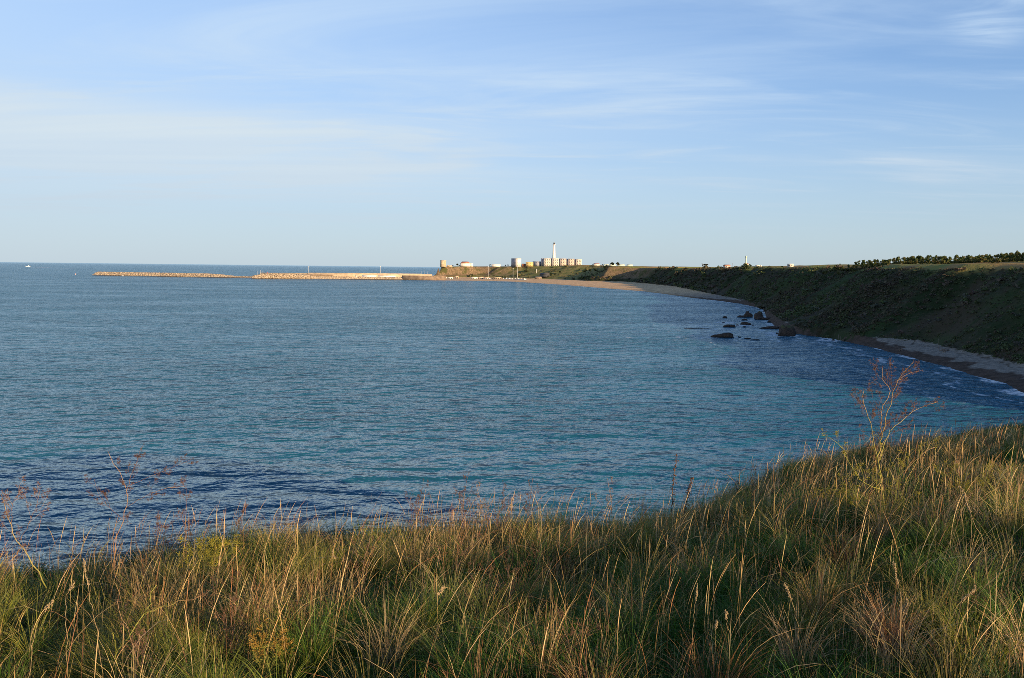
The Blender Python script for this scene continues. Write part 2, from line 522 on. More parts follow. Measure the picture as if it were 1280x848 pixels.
sx = axis([(-90000, -10000, 8000), (-10000, -1600, 700), (-1600, -300, 50), (-300, 60, 12), (60, 300, 4), (300, 1000, 50), (1000, 8000, 500), (8000, 90001, 8000)])
sy = axis([(-2000, 20, 200), (20, 140, 10), (140, 620, 4), (620, 1000, 8), (1000, 2500, 15), (2500, 6000, 250), (6000, 20000, 2000), (20000, 160001, 10000)])
SX, SY = np.meshgrid(sx, sy)
SD = np.full(SX.shape, 200.0)
m = (abs(SX) < 1700) & (SY > 0) & (SY < 2600)
SD[m] = np.clip(-poly_dist(SX[m], SY[m], CO)[0], -50, 200)
i2 = np.arange(SX.size).reshape(SX.shape)
Q2 = np.stack([i2[:-1, :-1], i2[:-1, 1:], i2[1:, 1:], i2[1:, :-1]], -1).reshape(-1, 4)
sea_me = me = mesh_np('sea', np.stack([SX, SY, np.zeros_like(SX)], -1).reshape(-1, 3), Q2, None, sea_mat(), True, {'offshore': SD.ravel()})
tag(link('sea', me), kind='structure')

# ------------------------------------------------------------------ foreground hill
def drop_at(px, py, r):
    w = ray(px, py); return -w[2] / math.hypot(w[0], w[1]) * r


FGK = [  # azimuth deg, brow distance, drop at brow
    (-180, 40, 1.2), (-120, 30, 1.8), (-60, 10, 2.9)]
for px, py, r in [(0, 760, 7.3), (120, 747, 7.4), (250, 722, 7.7), (450, 705, 8.2), (640, 690, 8.8), (770, 680, 9.4), (850, 668, 10.5), (900, 649, 12),
                  (960, 618, 15), (1010, 594, 18), (1060, 579, 21), (1130, 563, 26), (1200, 548, 32), (1280, 535, 38)]:
    FGK.append((math.degrees(math.atan((px - 640) / 1000)), r, drop_at(px, py, r)))
FGK += [(40, 46, 7.2), (60, 50, 3.0), (80, 44, -2.4), (105, 46, -3.0), (130, 50, -.6), (180, 40, 1.2)]  # unseen ground at the right rear, raised to shade the right slope
FGK = np.array(FGK)


def fg(X, Y, micro=True):
    r = np.hypot(X, Y); a = np.degrees(np.arctan2(X, Y))
    rb = np.interp(a, FGK[:, 0], FGK[:, 1]); Db = np.interp(a, FGK[:, 0], FGK[:, 2])
    D = 1.6 + (Db - 1.6) * (np.clip(r / rb, 0, 1)) ** 1.15
    e = np.clip(r - rb, 0, None)
    s0 = 1.15 * np.clip(Db - 1.6, 0, None) / rb
    s1 = np.maximum(0.85, s0)
    L = 5.0 + rb * 0.1
    D = D + np.where(e < L, s0 * e + (s1 - s0) * e * e / (2 * L), s0 * L + (s1 - s0) * L / 2 + s1 * (e - L))
    z = H - D
    if micro:
        f = sstep(0.3, 2.0, r)
        z = z + f * (fbm(X / 1.6, Y / 1.6, 61, 3) * 0.10 + fbm(X / 5.0, Y / 5.0, 71, 2) * 0.12)
    return np.maximum(z, -4.0)


aa = np.radians(np.concatenate([np.arange(-180, -50, 3), np.arange(-50, 50, 0.5), np.arange(50, 180, 3)]))
rr = np.concatenate([np.arange(0.02, 14, 0.16), np.arange(14, 45, 0.4), np.arange(45, 130, 2.5)])
AA, RR = np.meshgrid(aa, rr)
FX, FY = RR * np.sin(AA), RR * np.cos(AA)
FZ = fg(FX, FY)
i3 = np.arange(FX.size).reshape(FX.shape)
i3w = np.concatenate([i3, i3[:, :1]], 1)
Q3 = np.stack([i3w[:-1, :-1], i3w[1:, :-1], i3w[1:, 1:], i3w[:-1, 1:]], -1).reshape(-1, 4)
k = NT('hill_soil')
co = k.coord()
c = k.mix(k.ramp(k.noise(co, 3, 6, 0.7), 0.35, 0.65), (0.030, 0.028, 0.014), (0.075, 0.062, 0.030))
hill = k.done(k.bsdf(c, 0.95, k.bump(k.noise(co, 12, 4), 0.8, 0.03), 0.1))
me = mesh_np('ground', np.stack([FX, FY, FZ], -1).reshape(-1, 3), Q3, None, hill, True)
tag(link('ground', me), kind='structure')

# ------------------------------------------------------------------ grass
def sector(n, a0, a1, r0, r1, pw=2.0):
    a = np.radians(RNG.uniform(a0, a1, n)); r = RNG.uniform(r0 ** pw, r1 ** pw, n) ** (1 / pw)
    return r * np.sin(a), r * np.cos(a)


def unit(v): return v / (np.linalg.norm(v, axis=-1, keepdims=True) + 1e-9)


def blades(x, y, h, w, lean, az, curl, cb, ct, K=4, wprof=None):
    """ribbons: root positions, height, width, lean amount, lean azimuth, curl, base and tip colours"""
    n = len(x)
    z = fg(x, y) - 0.03
    t = np.linspace(0, 1, K + 1)
    ld = np.stack([np.cos(az), np.sin(az)], -1)
    bend = lean[:, None] * t + curl[:, None] * t ** 2.2
    hor = h[:, None] * np.sin(np.clip(bend, -1.9, 1.9)) * t * 0.9
    ver = h[:, None] * t * np.cos(np.clip(bend * 0.8, -1.9, 1.9))
    P = np.stack([x[:, None] + ld[:, :1] * hor, y[:, None] + ld[:, 1:] * hor, z[:, None] + ver], -1)
    fa = RNG.uniform(0, 2 * PI, n)
    side = np.stack([np.cos(fa), np.sin(fa), np.zeros(n)], -1)
    prof = (1 - t ** 1.6) * 0.9 + 0.1 if wprof is None else wprof
    off = side[:, None] * (w[:, None] * prof[None])[..., None] * 0.5
    V = np.stack([P - off, P + off], 2).reshape(-1, 3)           # n,(K+1),2
    base = (np.arange(n) * (K + 1) * 2)[:, None]
    j = np.arange(K)[None] * 2
    Qd = np.stack([base + j, base + j + 1, base + j + 3, base + j + 2], -1).reshape(-1, 4)
    C = cb[:, None] * (1 - t[None, :, None]) + ct[:, None] * t[None, :, None]
    C = np.repeat(C, 2, axis=1).reshape(-1, 3)
    return V, Qd, C


def palette(n, cols, weights, jit=0.25):
    cols = np.array(cols); i = RNG.choice(len(cols), n, p=np.array(weights) / sum(weights))
    return cols[i] * RNG.uniform(1 - jit, 1 + jit, (n, 1)) * RNG.uniform(0.93, 1.07, (n, 3))


GREEN = [(0.040, 0.110, 0.012), (0.075, 0.145, 0.018), (0.175, 0.195, 0.028), (0.030, 0.075, 0.014)]
STRAW = [(0.46, 0.30, 0.12), (0.56, 0.39, 0.18), (0.34, 0.21, 0.08), (0.30, 0.14, 0.06)]


def pack(lst):
    V = []; Qs = []; C = []; n = 0
    for v, q, c in lst:
        V.append(v); Qs.append(q + n); C.append(c); n += len(v)
    return np.concatenate(V), np.concatenate(Qs), np.concatenate(C)


def patches(x, y):
    """0..1 fields: dry patch, tall tuft"""
    dry = sstep(-0.25, 0.35, fbm(x / 1.9 + 3, y / 1.9, 81, 3))
    tuft = sstep(-0.1, 0.5, fbm(x / 0.75, y / 0.75, 91, 3))
    return dry, tuft


def scatter(n, a0, a1, r0, r1):
    x, y = sector(n, a0, a1, r0, r1)
    a = np.degrees(np.arctan2(x, y)); r = np.hypot(x, y)
    rb = np.interp(a, FGK[:, 0], FGK[:, 1])
    kk = r < rb + 2.8 + rb * 0.06
    return x[kk], y[kk]


green, straw = [], []
for n, a0, a1, r0, r1, K, ws in [(95000, -42, 44, 1.6, 6.5, 4, 0.72), (115000, -42, 44, 6.5, 12.5, 4, 1.0), (60000, 8, 46, 12.5, 24, 3, 1.9), (70000, 14, 46, 24, 46, 3, 3.0)]:
    x, y = scatter(n, a0, a1, r0, r1); n = len(x)
    dry, tuft = patches(x, y)
    h = (0.16 + 0.20 * tuft) * RNG.uniform(0.55, 1.25, n)
    az = RNG.normal(math.radians(195), 1.0, n)
    cb = palette(n, GREEN, (3, 3, 0.6, 3)) * .6; ct = palette(n, GREEN, (2, 3, 3, 1))  # bases darkened to stand in for shade low between the blades
    lush = sstep(-.15, .3, fbm(x / 2.3 + 9, y / 2.3, 121, 3))[:, None]
    gold = sstep(-.1, .35, fbm(x / 1.4 - 4, y / 1.4, 131, 3))[:, None]
    ct = ct * (1 - .75 * gold) + palette(n, [(.27, .25, .03), (.32, .26, .045)], (1, 1)) * .75 * gold
    ct = ct * (1 - .7 * lush) + palette(n, [(.055, .175, .012), (.09, .195, .016)], (1, 1)) * .7 * lush
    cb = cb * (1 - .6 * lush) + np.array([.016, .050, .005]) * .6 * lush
    d = (RNG.uniform(0, 1, n)[:, None] < (0.05 + 0.22 * dry[:, None]) * (1 - .8 * lush))
    st = palette(n, STRAW, (3, 2, 3, 2))
    ct = np.where(d, st, ct); cb = np.where(d, st * 0.55, cb)
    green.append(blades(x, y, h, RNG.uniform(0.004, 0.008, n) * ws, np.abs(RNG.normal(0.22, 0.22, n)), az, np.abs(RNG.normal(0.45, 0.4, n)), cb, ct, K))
x, y = (np.concatenate(q_) for q_ in zip(scatter(52000, 44, 225, .9, 14.0), scatter(30000, 42, 75, 12.0, 42.0))); n = len(x)
dry, tuft = patches(x, y)
cb = palette(n, GREEN, (3, 3, .6, 3)) * .6; ct = np.where((RNG.uniform(0, 1, n) < .3)[:, None], palette(n, STRAW, (3, 2, 3, 2)), palette(n, GREEN, (2, 3, 3, 1)))
green.append(blades(x, y, (.20 + .18 * tuft) * RNG.uniform(.6, 1.3, n), RNG.uniform(.006, .011, n), np.abs(RNG.normal(.2, .2, n)), RNG.uniform(0, 6.28, n), np.abs(RNG.normal(.3, .3, n)), cb, ct, 3))
for n, a0, a1, r0, r1, K, ws in [(9000, 2, 36, 3.8, 7.2, 5, 0.6), (11000, -42, 44, 3.4, 6.5, 5, 0.62), (23000, -42, 44, 6.5, 12.5, 5, 0.9), (12000, 8, 46, 12.5, 24, 4, 1.3), (6000, 14, 46, 24, 46, 4, 2.2)]:
    x, y = scatter(n, a0, a1, r0, r1)
    dry, tuft = patches(x, y)
    kk = RNG.uniform(0, 1, len(x)) < 0.12 + 0.88 * dry * (0.35 + 0.65 * tuft)
    x, y, tuft = x[kk], y[kk], tuft[kk]; n = len(x)
    h = (0.28 + 0.28 * tuft) * RNG.uniform(0.6, 1.3, n)
    az = RNG.normal(math.radians(20), 1.3, n)
    st = palette(n, STRAW, (4, 3, 2, 2))
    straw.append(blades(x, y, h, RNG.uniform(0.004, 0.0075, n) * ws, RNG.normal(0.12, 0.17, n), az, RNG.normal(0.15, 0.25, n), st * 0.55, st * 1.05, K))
# tussocks: blades that fan out from one root, all of one tone
for n, a0, a1, r0, r1, per, ws in [(170, -42, 44, 3.3, 6.5, 100, .7), (420, -42, 44, 6.5, 12.0, 80, 1.05), (260, 10, 46, 12, 26, 60, 1.4)]:
    x, y = scatter(n, a0, a1, r0, r1); n = len(x)
    R_ = RNG.uniform(.05, .16, n); hh = RNG.uniform(.24, .52, n)
    kind = RNG.choice(3, n, p=[.48, .28, .24])
    tone = np.where((kind == 0)[:, None], palette(n, GREEN, (1, 3, 4, 1)) * 1.15, palette(n, STRAW, (3, 3, 2, 1)))
    tone = np.where((kind == 2)[:, None], palette(n, [(.28, .26, .055), (.34, .28, .08)], (1, 1)), tone)
    q = np.repeat(np.arange(n), per); m_ = len(q)
    a_ = RNG.uniform(0, 2 * PI, m_); rr_ = R_[q] * np.sqrt(RNG.uniform(0, 1, m_))
    st = tone[q] * RNG.uniform(.7, 1.3, (m_, 1))
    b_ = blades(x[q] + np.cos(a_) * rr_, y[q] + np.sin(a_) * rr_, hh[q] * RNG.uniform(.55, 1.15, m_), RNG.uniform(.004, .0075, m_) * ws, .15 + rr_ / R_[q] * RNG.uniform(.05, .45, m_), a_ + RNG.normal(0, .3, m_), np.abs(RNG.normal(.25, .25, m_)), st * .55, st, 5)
    (green if ws == 9 else straw).append(b_)
a_ = np.concatenate([RNG.uniform(-24, 3, 95), RNG.uniform(3, 24, 45), RNG.uniform(-40, -24, 20)]); ar = np.radians(a_)
rb_ = np.interp(a_, FGK[:, 0], FGK[:, 1]) + RNG.uniform(-1.3, .5, len(a_))
tn = palette(len(a_), [(.34, .30, .05), (.42, .33, .09), (.26, .27, .035), (.50, .37, .16)], (3, 3, 2, 2))  # golden tones put the sunlit look of the brow into these tufts
per = 120; q = np.repeat(np.arange(len(a_)), per); m_ = len(q)
th = RNG.uniform(0, 2 * PI, m_); rr_ = RNG.uniform(.06, .2, len(a_))[q] * np.sqrt(RNG.uniform(0, 1, m_))
st = tn[q] * RNG.uniform(.7, 1.25, (m_, 1))
straw.append(blades(np.sin(ar)[q] * rb_[q] + np.cos(th) * rr_, np.cos(ar)[q] * rb_[q] + np.sin(th) * rr_, RNG.uniform(.24, .44, len(a_))[q] * RNG.uniform(.5, 1.2, m_), RNG.uniform(.004, .007, m_), np.abs(RNG.normal(.2, .15, m_)), th, np.abs(RNG.normal(.2, .25, m_)), st * np.array([.4, .5, .4]), st, 4))
# stalks that end in a seed head
t = np.linspace(0, 1, 9)
headprof = np.array([0.5, 0.45, 0.4, 0.36, 0.34, 0.4, 0.95, 0.85, 0.2])
for n, a0, a1, r0, r1, ws in [(1500, -42, 44, 3.7, 6.5, 0.55), (2600, -42, 44, 6.5, 12.5, 0.66), (1400, 8, 46, 12.5, 24, 1.1), (900, 14, 46, 24, 46, 1.8)]:
    x, y = scatter(n, a0, a1, r0, r1)
    dry, tuft = patches(x, y)
    kk = RNG.uniform(0, 1, len(x)) < 0.25 + 0.75 * dry
    x, y = x[kk], y[kk]; n = len(x)
    st = palette(n, STRAW, (3, 5, 1, 2))
    az = RNG.normal(0, 0.9, n); hh = RNG.uniform(0.42, 0.78, n); wd = RNG.uniform(0.006, 0.009, n) * ws
    le = RNG.normal(0.08, 0.12, n); cu = np.abs(RNG.normal(0.12, 0.2, n)) + (RNG.uniform(0, 1, n) < .12) * .9
    straw.append(blades(x, y, hh, wd, le, az, cu, st * 0.75, st * 1.15, 8, headprof))
V, Qd, C = pack(green)
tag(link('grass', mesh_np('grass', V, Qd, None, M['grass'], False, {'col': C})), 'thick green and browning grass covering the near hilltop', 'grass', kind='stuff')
V, Qd, C = pack(straw)
tag(link('dry_grass', mesh_np('dry_grass', V, Qd, None, M['grass'], False, {'col': C})), 'tall dry straw coloured grass with seed heads on the near hilltop', 'grass', kind='stuff')

# ------------------------------------------------------------------ leaf clouds, bushes, trees
def leaf_quads(c, size, cols, up=0.3):
    n = len(c)
    nr = RNG.normal(size=(n, 3)); nr[:, 2] += up; nr = unit(nr)
    a = unit(np.cross(nr, RNG.normal(size=(n, 3)))); b = np.cross(nr, a)
    s = np.asarray(size)[:, None]
    V = np.stack([c - a * s * 0.5 - b * s * .34, c + a * s * .5 - b * s * .3, c + a * s * .42 + b * s * .36, c - a * s * .5 + b * s * .3], 1).reshape(-1, 3)
    return V, np.arange(n * 4).reshape(n, 4), np.repeat(cols, 4, axis=0)


def blob_points(cen, rad, per):
    """per points spread through each ellipsoid, mostly near its skin"""
    n = len(cen)
    d = unit(RNG.normal(size=(n, per, 3)))
    d[..., 2] = np.where(d[..., 2] < -0.35, -d[..., 2], d[..., 2])
    lump = 0.72 + 0.28 * np.sin(d[..., 0] * 5 + cen[:, None, 0] * 1.7) * np.cos(d[..., 1] * 4.3 + cen[:, None, 1] * 1.3)
    rr = RNG.uniform(0.15, 1, (n, per)) ** 0.4 * lump
    return (cen[:, None] + d * rr[..., None] * rad[:, None]).reshape(-1, 3)


BUSHC = [(0.080, 0.118, 0.040), (0.095, 0.132, 0.048), (0.110, 0.125, 0.056), (0.125, 0.105, 0.068), (0.100, 0.112, 0.072)]
bl = []
def bush_zone(n, x0, x1, y0, y1, u0, u1, r0, r1, per, leaf, cols=BUSHC, wts=(4, 4, 2, 2, 2), cond=None):
    x = RNG.uniform(x0, x1, n); y = RNG.uniform(y0, y1, n)
    z, d1, d2, u, rk = land(x, y, True)
    cl = fbm(x / 55, y / 13, 101, 3)
    kk = (d2 > 0.8) & (u >= u0) & (u <= u1) & (RNG.uniform(-0.5, 0.5, n) < cl * 1.2 + 0.22)
    if cond is not None: kk &= cond(x, y, u, rk)
    x, y, z = x[kk], y[kk], z[kk]; n = len(x)
    r = RNG.uniform(r0, r1, n) * RNG.choice([0.6, 0.8, 1.0, 1.6, 2.5], n, p=[.32, .3, .26, .09, .03]) * (.7 + .7 * vnoise(x / 25, y / 25, 97))
    cen = np.stack([x, y, z + r * 0.28], -1); rad = np.stack([r, r, r * RNG.uniform(0.6, 0.95, n)], -1)
    c = palette(n, cols, wts, 0.14) * (0.85 + 0.3 * vnoise(x / 30, y / 12, 77))[:, None]
    br = sstep(.45, .7, vnoise(x / 45 + 3, y / 11, 87))[:, None] * .6
    c = (c * (1 - br) + np.array([.105, .082, .055]) * br) * np.array([1.06, .93, 1.04])
    p = blob_points(cen, rad, per)
    bl.append(leaf_quads(p, np.repeat(r, per) * leaf * RNG.uniform(0.6, 1.3, n * per), np.repeat(c, per, 0) * RNG.uniform(0.88, 1.12, (n * per, 1)), 0.8))
bush_zone(46000, 130, 300, 190, 480, 0.0, 0.88, 0.45, 1.05, 20, 0.42)
bush_zone(32000, 150, 380, 480, 900, 0.0, 0.90, 0.6, 1.5, 16, 0.5)
bush_zone(8000, 190, 420, 900, 1500, 0.0, 0.93, 1.3, 3.0, 18, 0.55)
bush_zone(4500, 160, 420, 1500, 1980, 0.0, 0.97, 1.6, 3.6, 16, 0.6, cond=lambda x, y, u, rk: (rk < .35) | (u < .4))
bush_zone(1500, -220, 330, 1980, 2450, 0.0, 0.95, 1.6, 3.4, 16, 0.6, cols=BUSHC + [(0.16, 0.16, 0.055)], wts=(1, 3, 3, 1, 1, 5), cond=lambda x, y, u, rk: (rk < .35) | (u < .35))
V, Qd, C = pack(bl)
tag(link('hillside_undergrowth', mesh_np('hillside_undergrowth', V, Qd, None, M['leaf'], False, {'col': C})), 'dense dark scrub covering the slope above the beach', 'scrub', kind='stuff')


def make_tree(name, h, lobes, n, leaf, cols, wts, trunk_r, limbs, label, cat, group=None, bare=0.25):
    """tree standing at the origin: trunk with limbs, crown of leaf clumps"""
    root = thing(name, label, cat, (0, 0, 0), 0, group)
    tb = MB()
    lean = RNG.normal(0, 0.04, 2) * h
    tp = [(0, 0, -0.4), (lean[0] * .3, lean[1] * .3, h * .3), (lean[0], lean[1], h * .72)]
    tb.tube(tp, [trunk_r, trunk_r * .75, trunk_r * .3], 6)
    cen = np.array([l[0] for l in lobes]) * h; rad = np.array([l[1] for l in lobes]) * h
    for i in range(min(limbs, len(cen))):
        s = np.array(tp[1]) * (0.9 + 0.1 * i) ; e = cen[i]
        tb.tube([s, (s + e) / 2 + (0, 0, .04 * h), e], [trunk_r * .45, trunk_r * .3, trunk_r * .12], 5)
    tb.build('trunk', M['bark'], root)
    per = max(1, n // len(cen))
    p = blob_points(cen, rad, per)
    lc = palette(len(cen), cols, wts, 0.2)
    V, Qd, C = leaf_quads(p, leaf * RNG.uniform(0.6, 1.4, len(p)), np.repeat(lc, per, 0) * RNG.uniform(0.7, 1.35, (len(p), 1)))
    link('crown', mesh_np('crown', V, Qd, None, M['leaf'], False, {'col': C}), root)
    return root


def rlobes(k, spread, zlo, zhi, r0, r1, tall=1.0):
    L = []
    for i in range(k):
        a = RNG.uniform(0, 2 * PI); s = spread * RNG.uniform(0.2, 1)
        r = RNG.uniform(r0, r1)
        L.append(((math.cos(a) * s, math.sin(a) * s, RNG.uniform(zlo, zhi)), (r, r, r * tall)))
    L.append(((0, 0, zhi), (r0, r0, r0 * 1.1)))
    if zlo < .2:
        for a in range(5): L.append(((math.cos(a * 1.26) * spread, math.sin(a * 1.26) * spread, .16), (r0 * 1.1, r0 * 1.1, r0)))
    return L


TREEC = [(0.080, 0.112, 0.030), (0.105, 0.134, 0.038), (0.145, 0.145, 0.048), (0.175, 0.148, 0.050)]
protos = []
ROWL = ['slender dark olive tree in the dense windbreak row along the clifftop',
        'broad round topped tree in the dense windbreak row along the clifftop',
        'ragged tree with visible gaps in the windbreak row along the clifftop']
for i in range(9):
    kind = i % 3
    lob = [rlobes(8, .15, .1, .85, .16, .23, 1.4), rlobes(9, .26, .12, .78, .2, .28, 1.0), rlobes(8, .22, .1, .86, .16, .24, 1.2)][kind]
    protos.append(make_tree('windbreak_tree', 5.2, lob, 1300, .34, TREEC, (3, 4, 2, 1), .13, 4, ROWL[kind], 'tree', 'trees of the windbreak row on the clifftop'))
used = set()


def plant_tree(p, x, y, rz, sc, dz=0.0):
    z = float(land(np.array([x]), np.array([y]))[0]) + dz
    if p.name not in used:
        used.add(p.name)
        p.location = (x, y, z); p.rotation_euler = (0, 0, rz); p.scale = (sc,) * 3
        return p
    return dup(p, (x, y, z), rz, sc)


# the row: pixels of its foot line at distances read off the slope edge
def row_points(x0, x1, Y0, Y1, n):
    for i in range(n):
        f = (i + 0.5) / n
        px = x0 + (x1 - x0) * f; Y = Y0 + (Y1 - Y0) * f
        yield px, at(px, 330, Y)[0], Y


j = 0
for px, X, Y in row_points(1312, 1056, 352, 562, 170):
    if abs(px - 1180) < 1.0: continue
    X += (j % 2) * RNG.uniform(3, 6)
    sc = RNG.uniform(0.66, 1.0) * (1.0 if px > 1110 else 0.86)
    plant_tree(protos[(j * 4 + int(RNG.integers(0, 3)) * 3 + j) % 9], X + RNG.uniform(-1, 6), Y + RNG.uniform(-2, 2), RNG.uniform(0, 6.28), sc)
    j += 1

# golden lit shrubs at the cliff edge
SHR = [(0.12, 0.115, 0.035), (0.16, 0.13, 0.04), (0.20, 0.15, 0.05), (0.09, 0.10, 0.03)]
def make_shrub(name, label, r, n, leaf, cols, wts, group=None, cat='shrub'):
    root = thing(name, label, cat, (0, 0, 0), 0, group)
    tb = MB()
    for a in range(5):
        th = a * 1.26 + RNG.uniform(-.3, .3)
        tb.tube([(0, 0, -.3), (math.cos(th) * r * .25, math.sin(th) * r * .25, r * .4), (math.cos(th) * r * .6, math.sin(th) * r * .6, r * .8)], [r * .03, r * .022, r * .01], 4)
    tb.build('stem', M['bark'], root)
    cen = np.stack([RNG.uniform(-.5, .5, 6) * r, RNG.uniform(-.5, .5, 6) * r, RNG.uniform(.25, .7, 6) * r], -1)
    rad = np.stack([RNG.uniform(.4, .6, 6) * r] * 2 + [RNG.uniform(.35, .55, 6) * r], -1)
    per = n // 6
    p = blob_points(cen, rad, per)
    V, Qd, C = leaf_quads(p, leaf * RNG.uniform(.6, 1.4, len(p)), np.repeat(palette(6, cols, wts), per, 0) * RNG.uniform(.75, 1.3, (len(p), 1)))
    link('foliage', mesh_np('foliage', V, Qd, None, M['leaf'], False, {'col': C}), root)
    return root


edge = [make_shrub('clifftop_shrub', 'low sunlit olive shrub on the cliff edge along the windbreak row', 1.6, 300, .32, SHR, (3, 2, 1, 3), 'low shrubs on the cliff edge') for _ in range(3)]
spots = [(1034, 585), (1042, 575), (1050, 560), (1058, 560), (1066, 540), (1045, 600), (1075, 520), (1084, 505), (1092, 500), (1100, 486), (1110, 478), (1026, 610),
         (1172, 415), (1177, 411), (1183, 408), (1226, 378), (1236, 366), (1240, 362), (1247, 360), (1128, 462), (1014, 640), (1006, 665)]
spots += [(px, 600 - (px - 1024) * 1.1) for px in np.arange(1024, 1072, 2.6)]
spots += [(px + RNG.uniform(-2, 2), Y) for px, X, Y in row_points(1300, 1062, 356, 552, 44)]
for i, (px, Y) in enumerate(spots):
    X = at(px, 332, Y)[0]
    plant_tree(edge[i % 3], X, Y, RNG.uniform(0, 6.28), RNG.uniform(0.85, 1.5))

# ------------------------------------------------------------------ buildings and far things
def ground_z(X, Y): return float(land(np.array([X]), np.array([Y]))[0])


def spot(px, py, Y, top=True):
    """ground point under the sight line of px, moved back until it stands on the flat top"""
    for k_ in range(60):
        p = at(px, py, Y)
        z_, _, _, u_, _ = land(np.array([p[0]]), np.array([Y]), True)
        if not top or u_[0] > 0.985: break
        Y += 4
    return (p[0], Y, float(z_[0]))


def windows(root, mat, W, D, face, z0, z1, cols, rows, ww, wh, proto=[None]):
    """window panes set 4 cm proud of a face; each its own part"""
    me = MB().box((0, 0, 0), (ww, 0.12, wh)).mesh('window', mat)
    for c in range(cols):
        for r in range(rows):
            f = (c + 0.5) / cols - 0.5; z = z0 + (z1 - z0) * (r + 0.5) / rows
            if face == 'front': link('window', me, root, (f * W * 0.9, -D / 2 - 0.02, z))
            else: link('window', me, root, (-W / 2 - 0.18, f * D * 0.9, z), PI / 2)


def block(name, label, cat, px, py, Y, W, D, Hh, rz, wall, roof, fw=(4, 5), sw=(2, 5), group=None, ww=1.5, wh=1.6, balcony=False, wing=0, side=None):
    x, y, z = spot(px, py, Y)
    root = thing(name, label, cat, (x, y, z - 0.6), rz, group)
    MB().box((0, 0, Hh / 2), (W, D, Hh)).build('wall', wall, root)
    MB().box((0, 0, Hh + 0.2), (W + 0.1, D + 0.1, 0.4)).build('roof', roof, root)
    if wing: MB().box((-W / 2 - wing / 2 + .1, 3.5, Hh / 2 + .15), (wing, D - 7, Hh + .3)).build('shaded_recess', M['greyblue'], root)  # recessed link between blocks, its shade put into the darker grey
    if side: MB().box((-W / 2 - .04, 0, Hh / 2), (.3, D - .1, Hh - .1)).build('shaded_side_panel', side, root)  # thin panel that puts the side's shade into a darker colour
    if fw[0]: windows(root, M['window'], W, D, 'front', 1.0, Hh, fw[0], fw[1], ww, wh)
    if sw[0]: windows(root, M['window'], W, D, 'side', 1.0, Hh, sw[0], sw[1], ww, wh)
    if balcony:
        me = MB().box((0, 0, 0), (W * .28, 1.3, 1.0)).mesh('balcony', wall)
        for r in range(fw[1]):
            for c in (-.26, .22):
                link('balcony', me, root, (c * W, -D / 2 - .66, 1.2 + (Hh - 1.0) * (r + .12) / fw[1]))
    return root


RZ = math.radians(14)
AP = [('leftmost tall cream apartment block of the row below the lighthouse', 683, 8.9, 323.4, M['cream']),
      ('cream apartment block standing straight below the lighthouse shaft', 693.4, 8.4, 323.2, M['cream']),
      ('middle pink apartment block of the row of five by the lighthouse', 703, 7.6, 323.6, M['pinkish']),
      ('fourth apartment block of the lighthouse row, counted from its tall dark end', 713, 7.6, 323.8, M['pinkish']),
      ('rightmost apartment block of the lighthouse row, above the grassy mound', 722.7, 7.6, 324.4, M['cream'])]
for i, (lb, px, wpx, top, wm) in enumerate(AP):
    Y = 2330 + i * 7
    x, y, z = spot(px, 333, Y)
    hh = at(px, top, Y)[2] - z + 0.6
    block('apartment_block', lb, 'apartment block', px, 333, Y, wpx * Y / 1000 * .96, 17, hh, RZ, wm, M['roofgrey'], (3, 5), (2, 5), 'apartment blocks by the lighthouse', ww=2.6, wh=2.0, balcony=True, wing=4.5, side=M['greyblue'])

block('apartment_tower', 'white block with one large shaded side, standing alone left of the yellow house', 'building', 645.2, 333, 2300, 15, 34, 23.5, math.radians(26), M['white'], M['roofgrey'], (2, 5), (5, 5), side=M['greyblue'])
block('yellow_house', 'bright yellow house between the white block and the apartments', 'house', 661.8, 333, 2290, 20, 13, 12.5, math.radians(8), M['yellow'], M['rooftile'], (4, 2), (1, 2), ww=1.6, wh=2.2)
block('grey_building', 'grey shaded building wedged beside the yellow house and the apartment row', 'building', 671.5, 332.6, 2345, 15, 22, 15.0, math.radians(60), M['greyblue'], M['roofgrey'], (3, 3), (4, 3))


def gable_house(name, label, px, Y, W, D, Hh, rh, rz, wall, roof, group=None, hip=0.0, py=333, nw=3, chim=False, ground=False):
    x, y, z = spot(px, py, Y, not ground)
    root = thing(name, label, 'house', (x, y, z - 0.4), rz, group)
    MB().box((0, 0, Hh / 2), (W, D, Hh)).build('wall', wall, root)
    w, d = W / 2 + .4, D / 2 + .4; r = w * (1 - hip)
    rb = MB().add([(-w, -d, Hh + .02), (w, -d, Hh + .02), (w, d, Hh + .02), (-w, d, Hh + .02), (-r, 0, Hh + rh), (r, 0, Hh + rh)],
                  [(0, 1, 5, 4), (2, 3, 4, 5), (0, 3, 2, 1)], [(1, 2, 5), (3, 0, 4)])
    ro = rb.build('roof', roof, root)
    if chim: MB().box((W * .2, D * .1, Hh + rh), (.9, .9, 1.6)).build('chimney', wall, ro)
    for i in range(nw):
        link('window', MB().box((0, 0, 0), (1.2, .12, 1.5)).mesh('window', M['window']), root, ((i + .5) / nw * W * .9 - W * .45, -D / 2 - .02, Hh * .5))
    return root


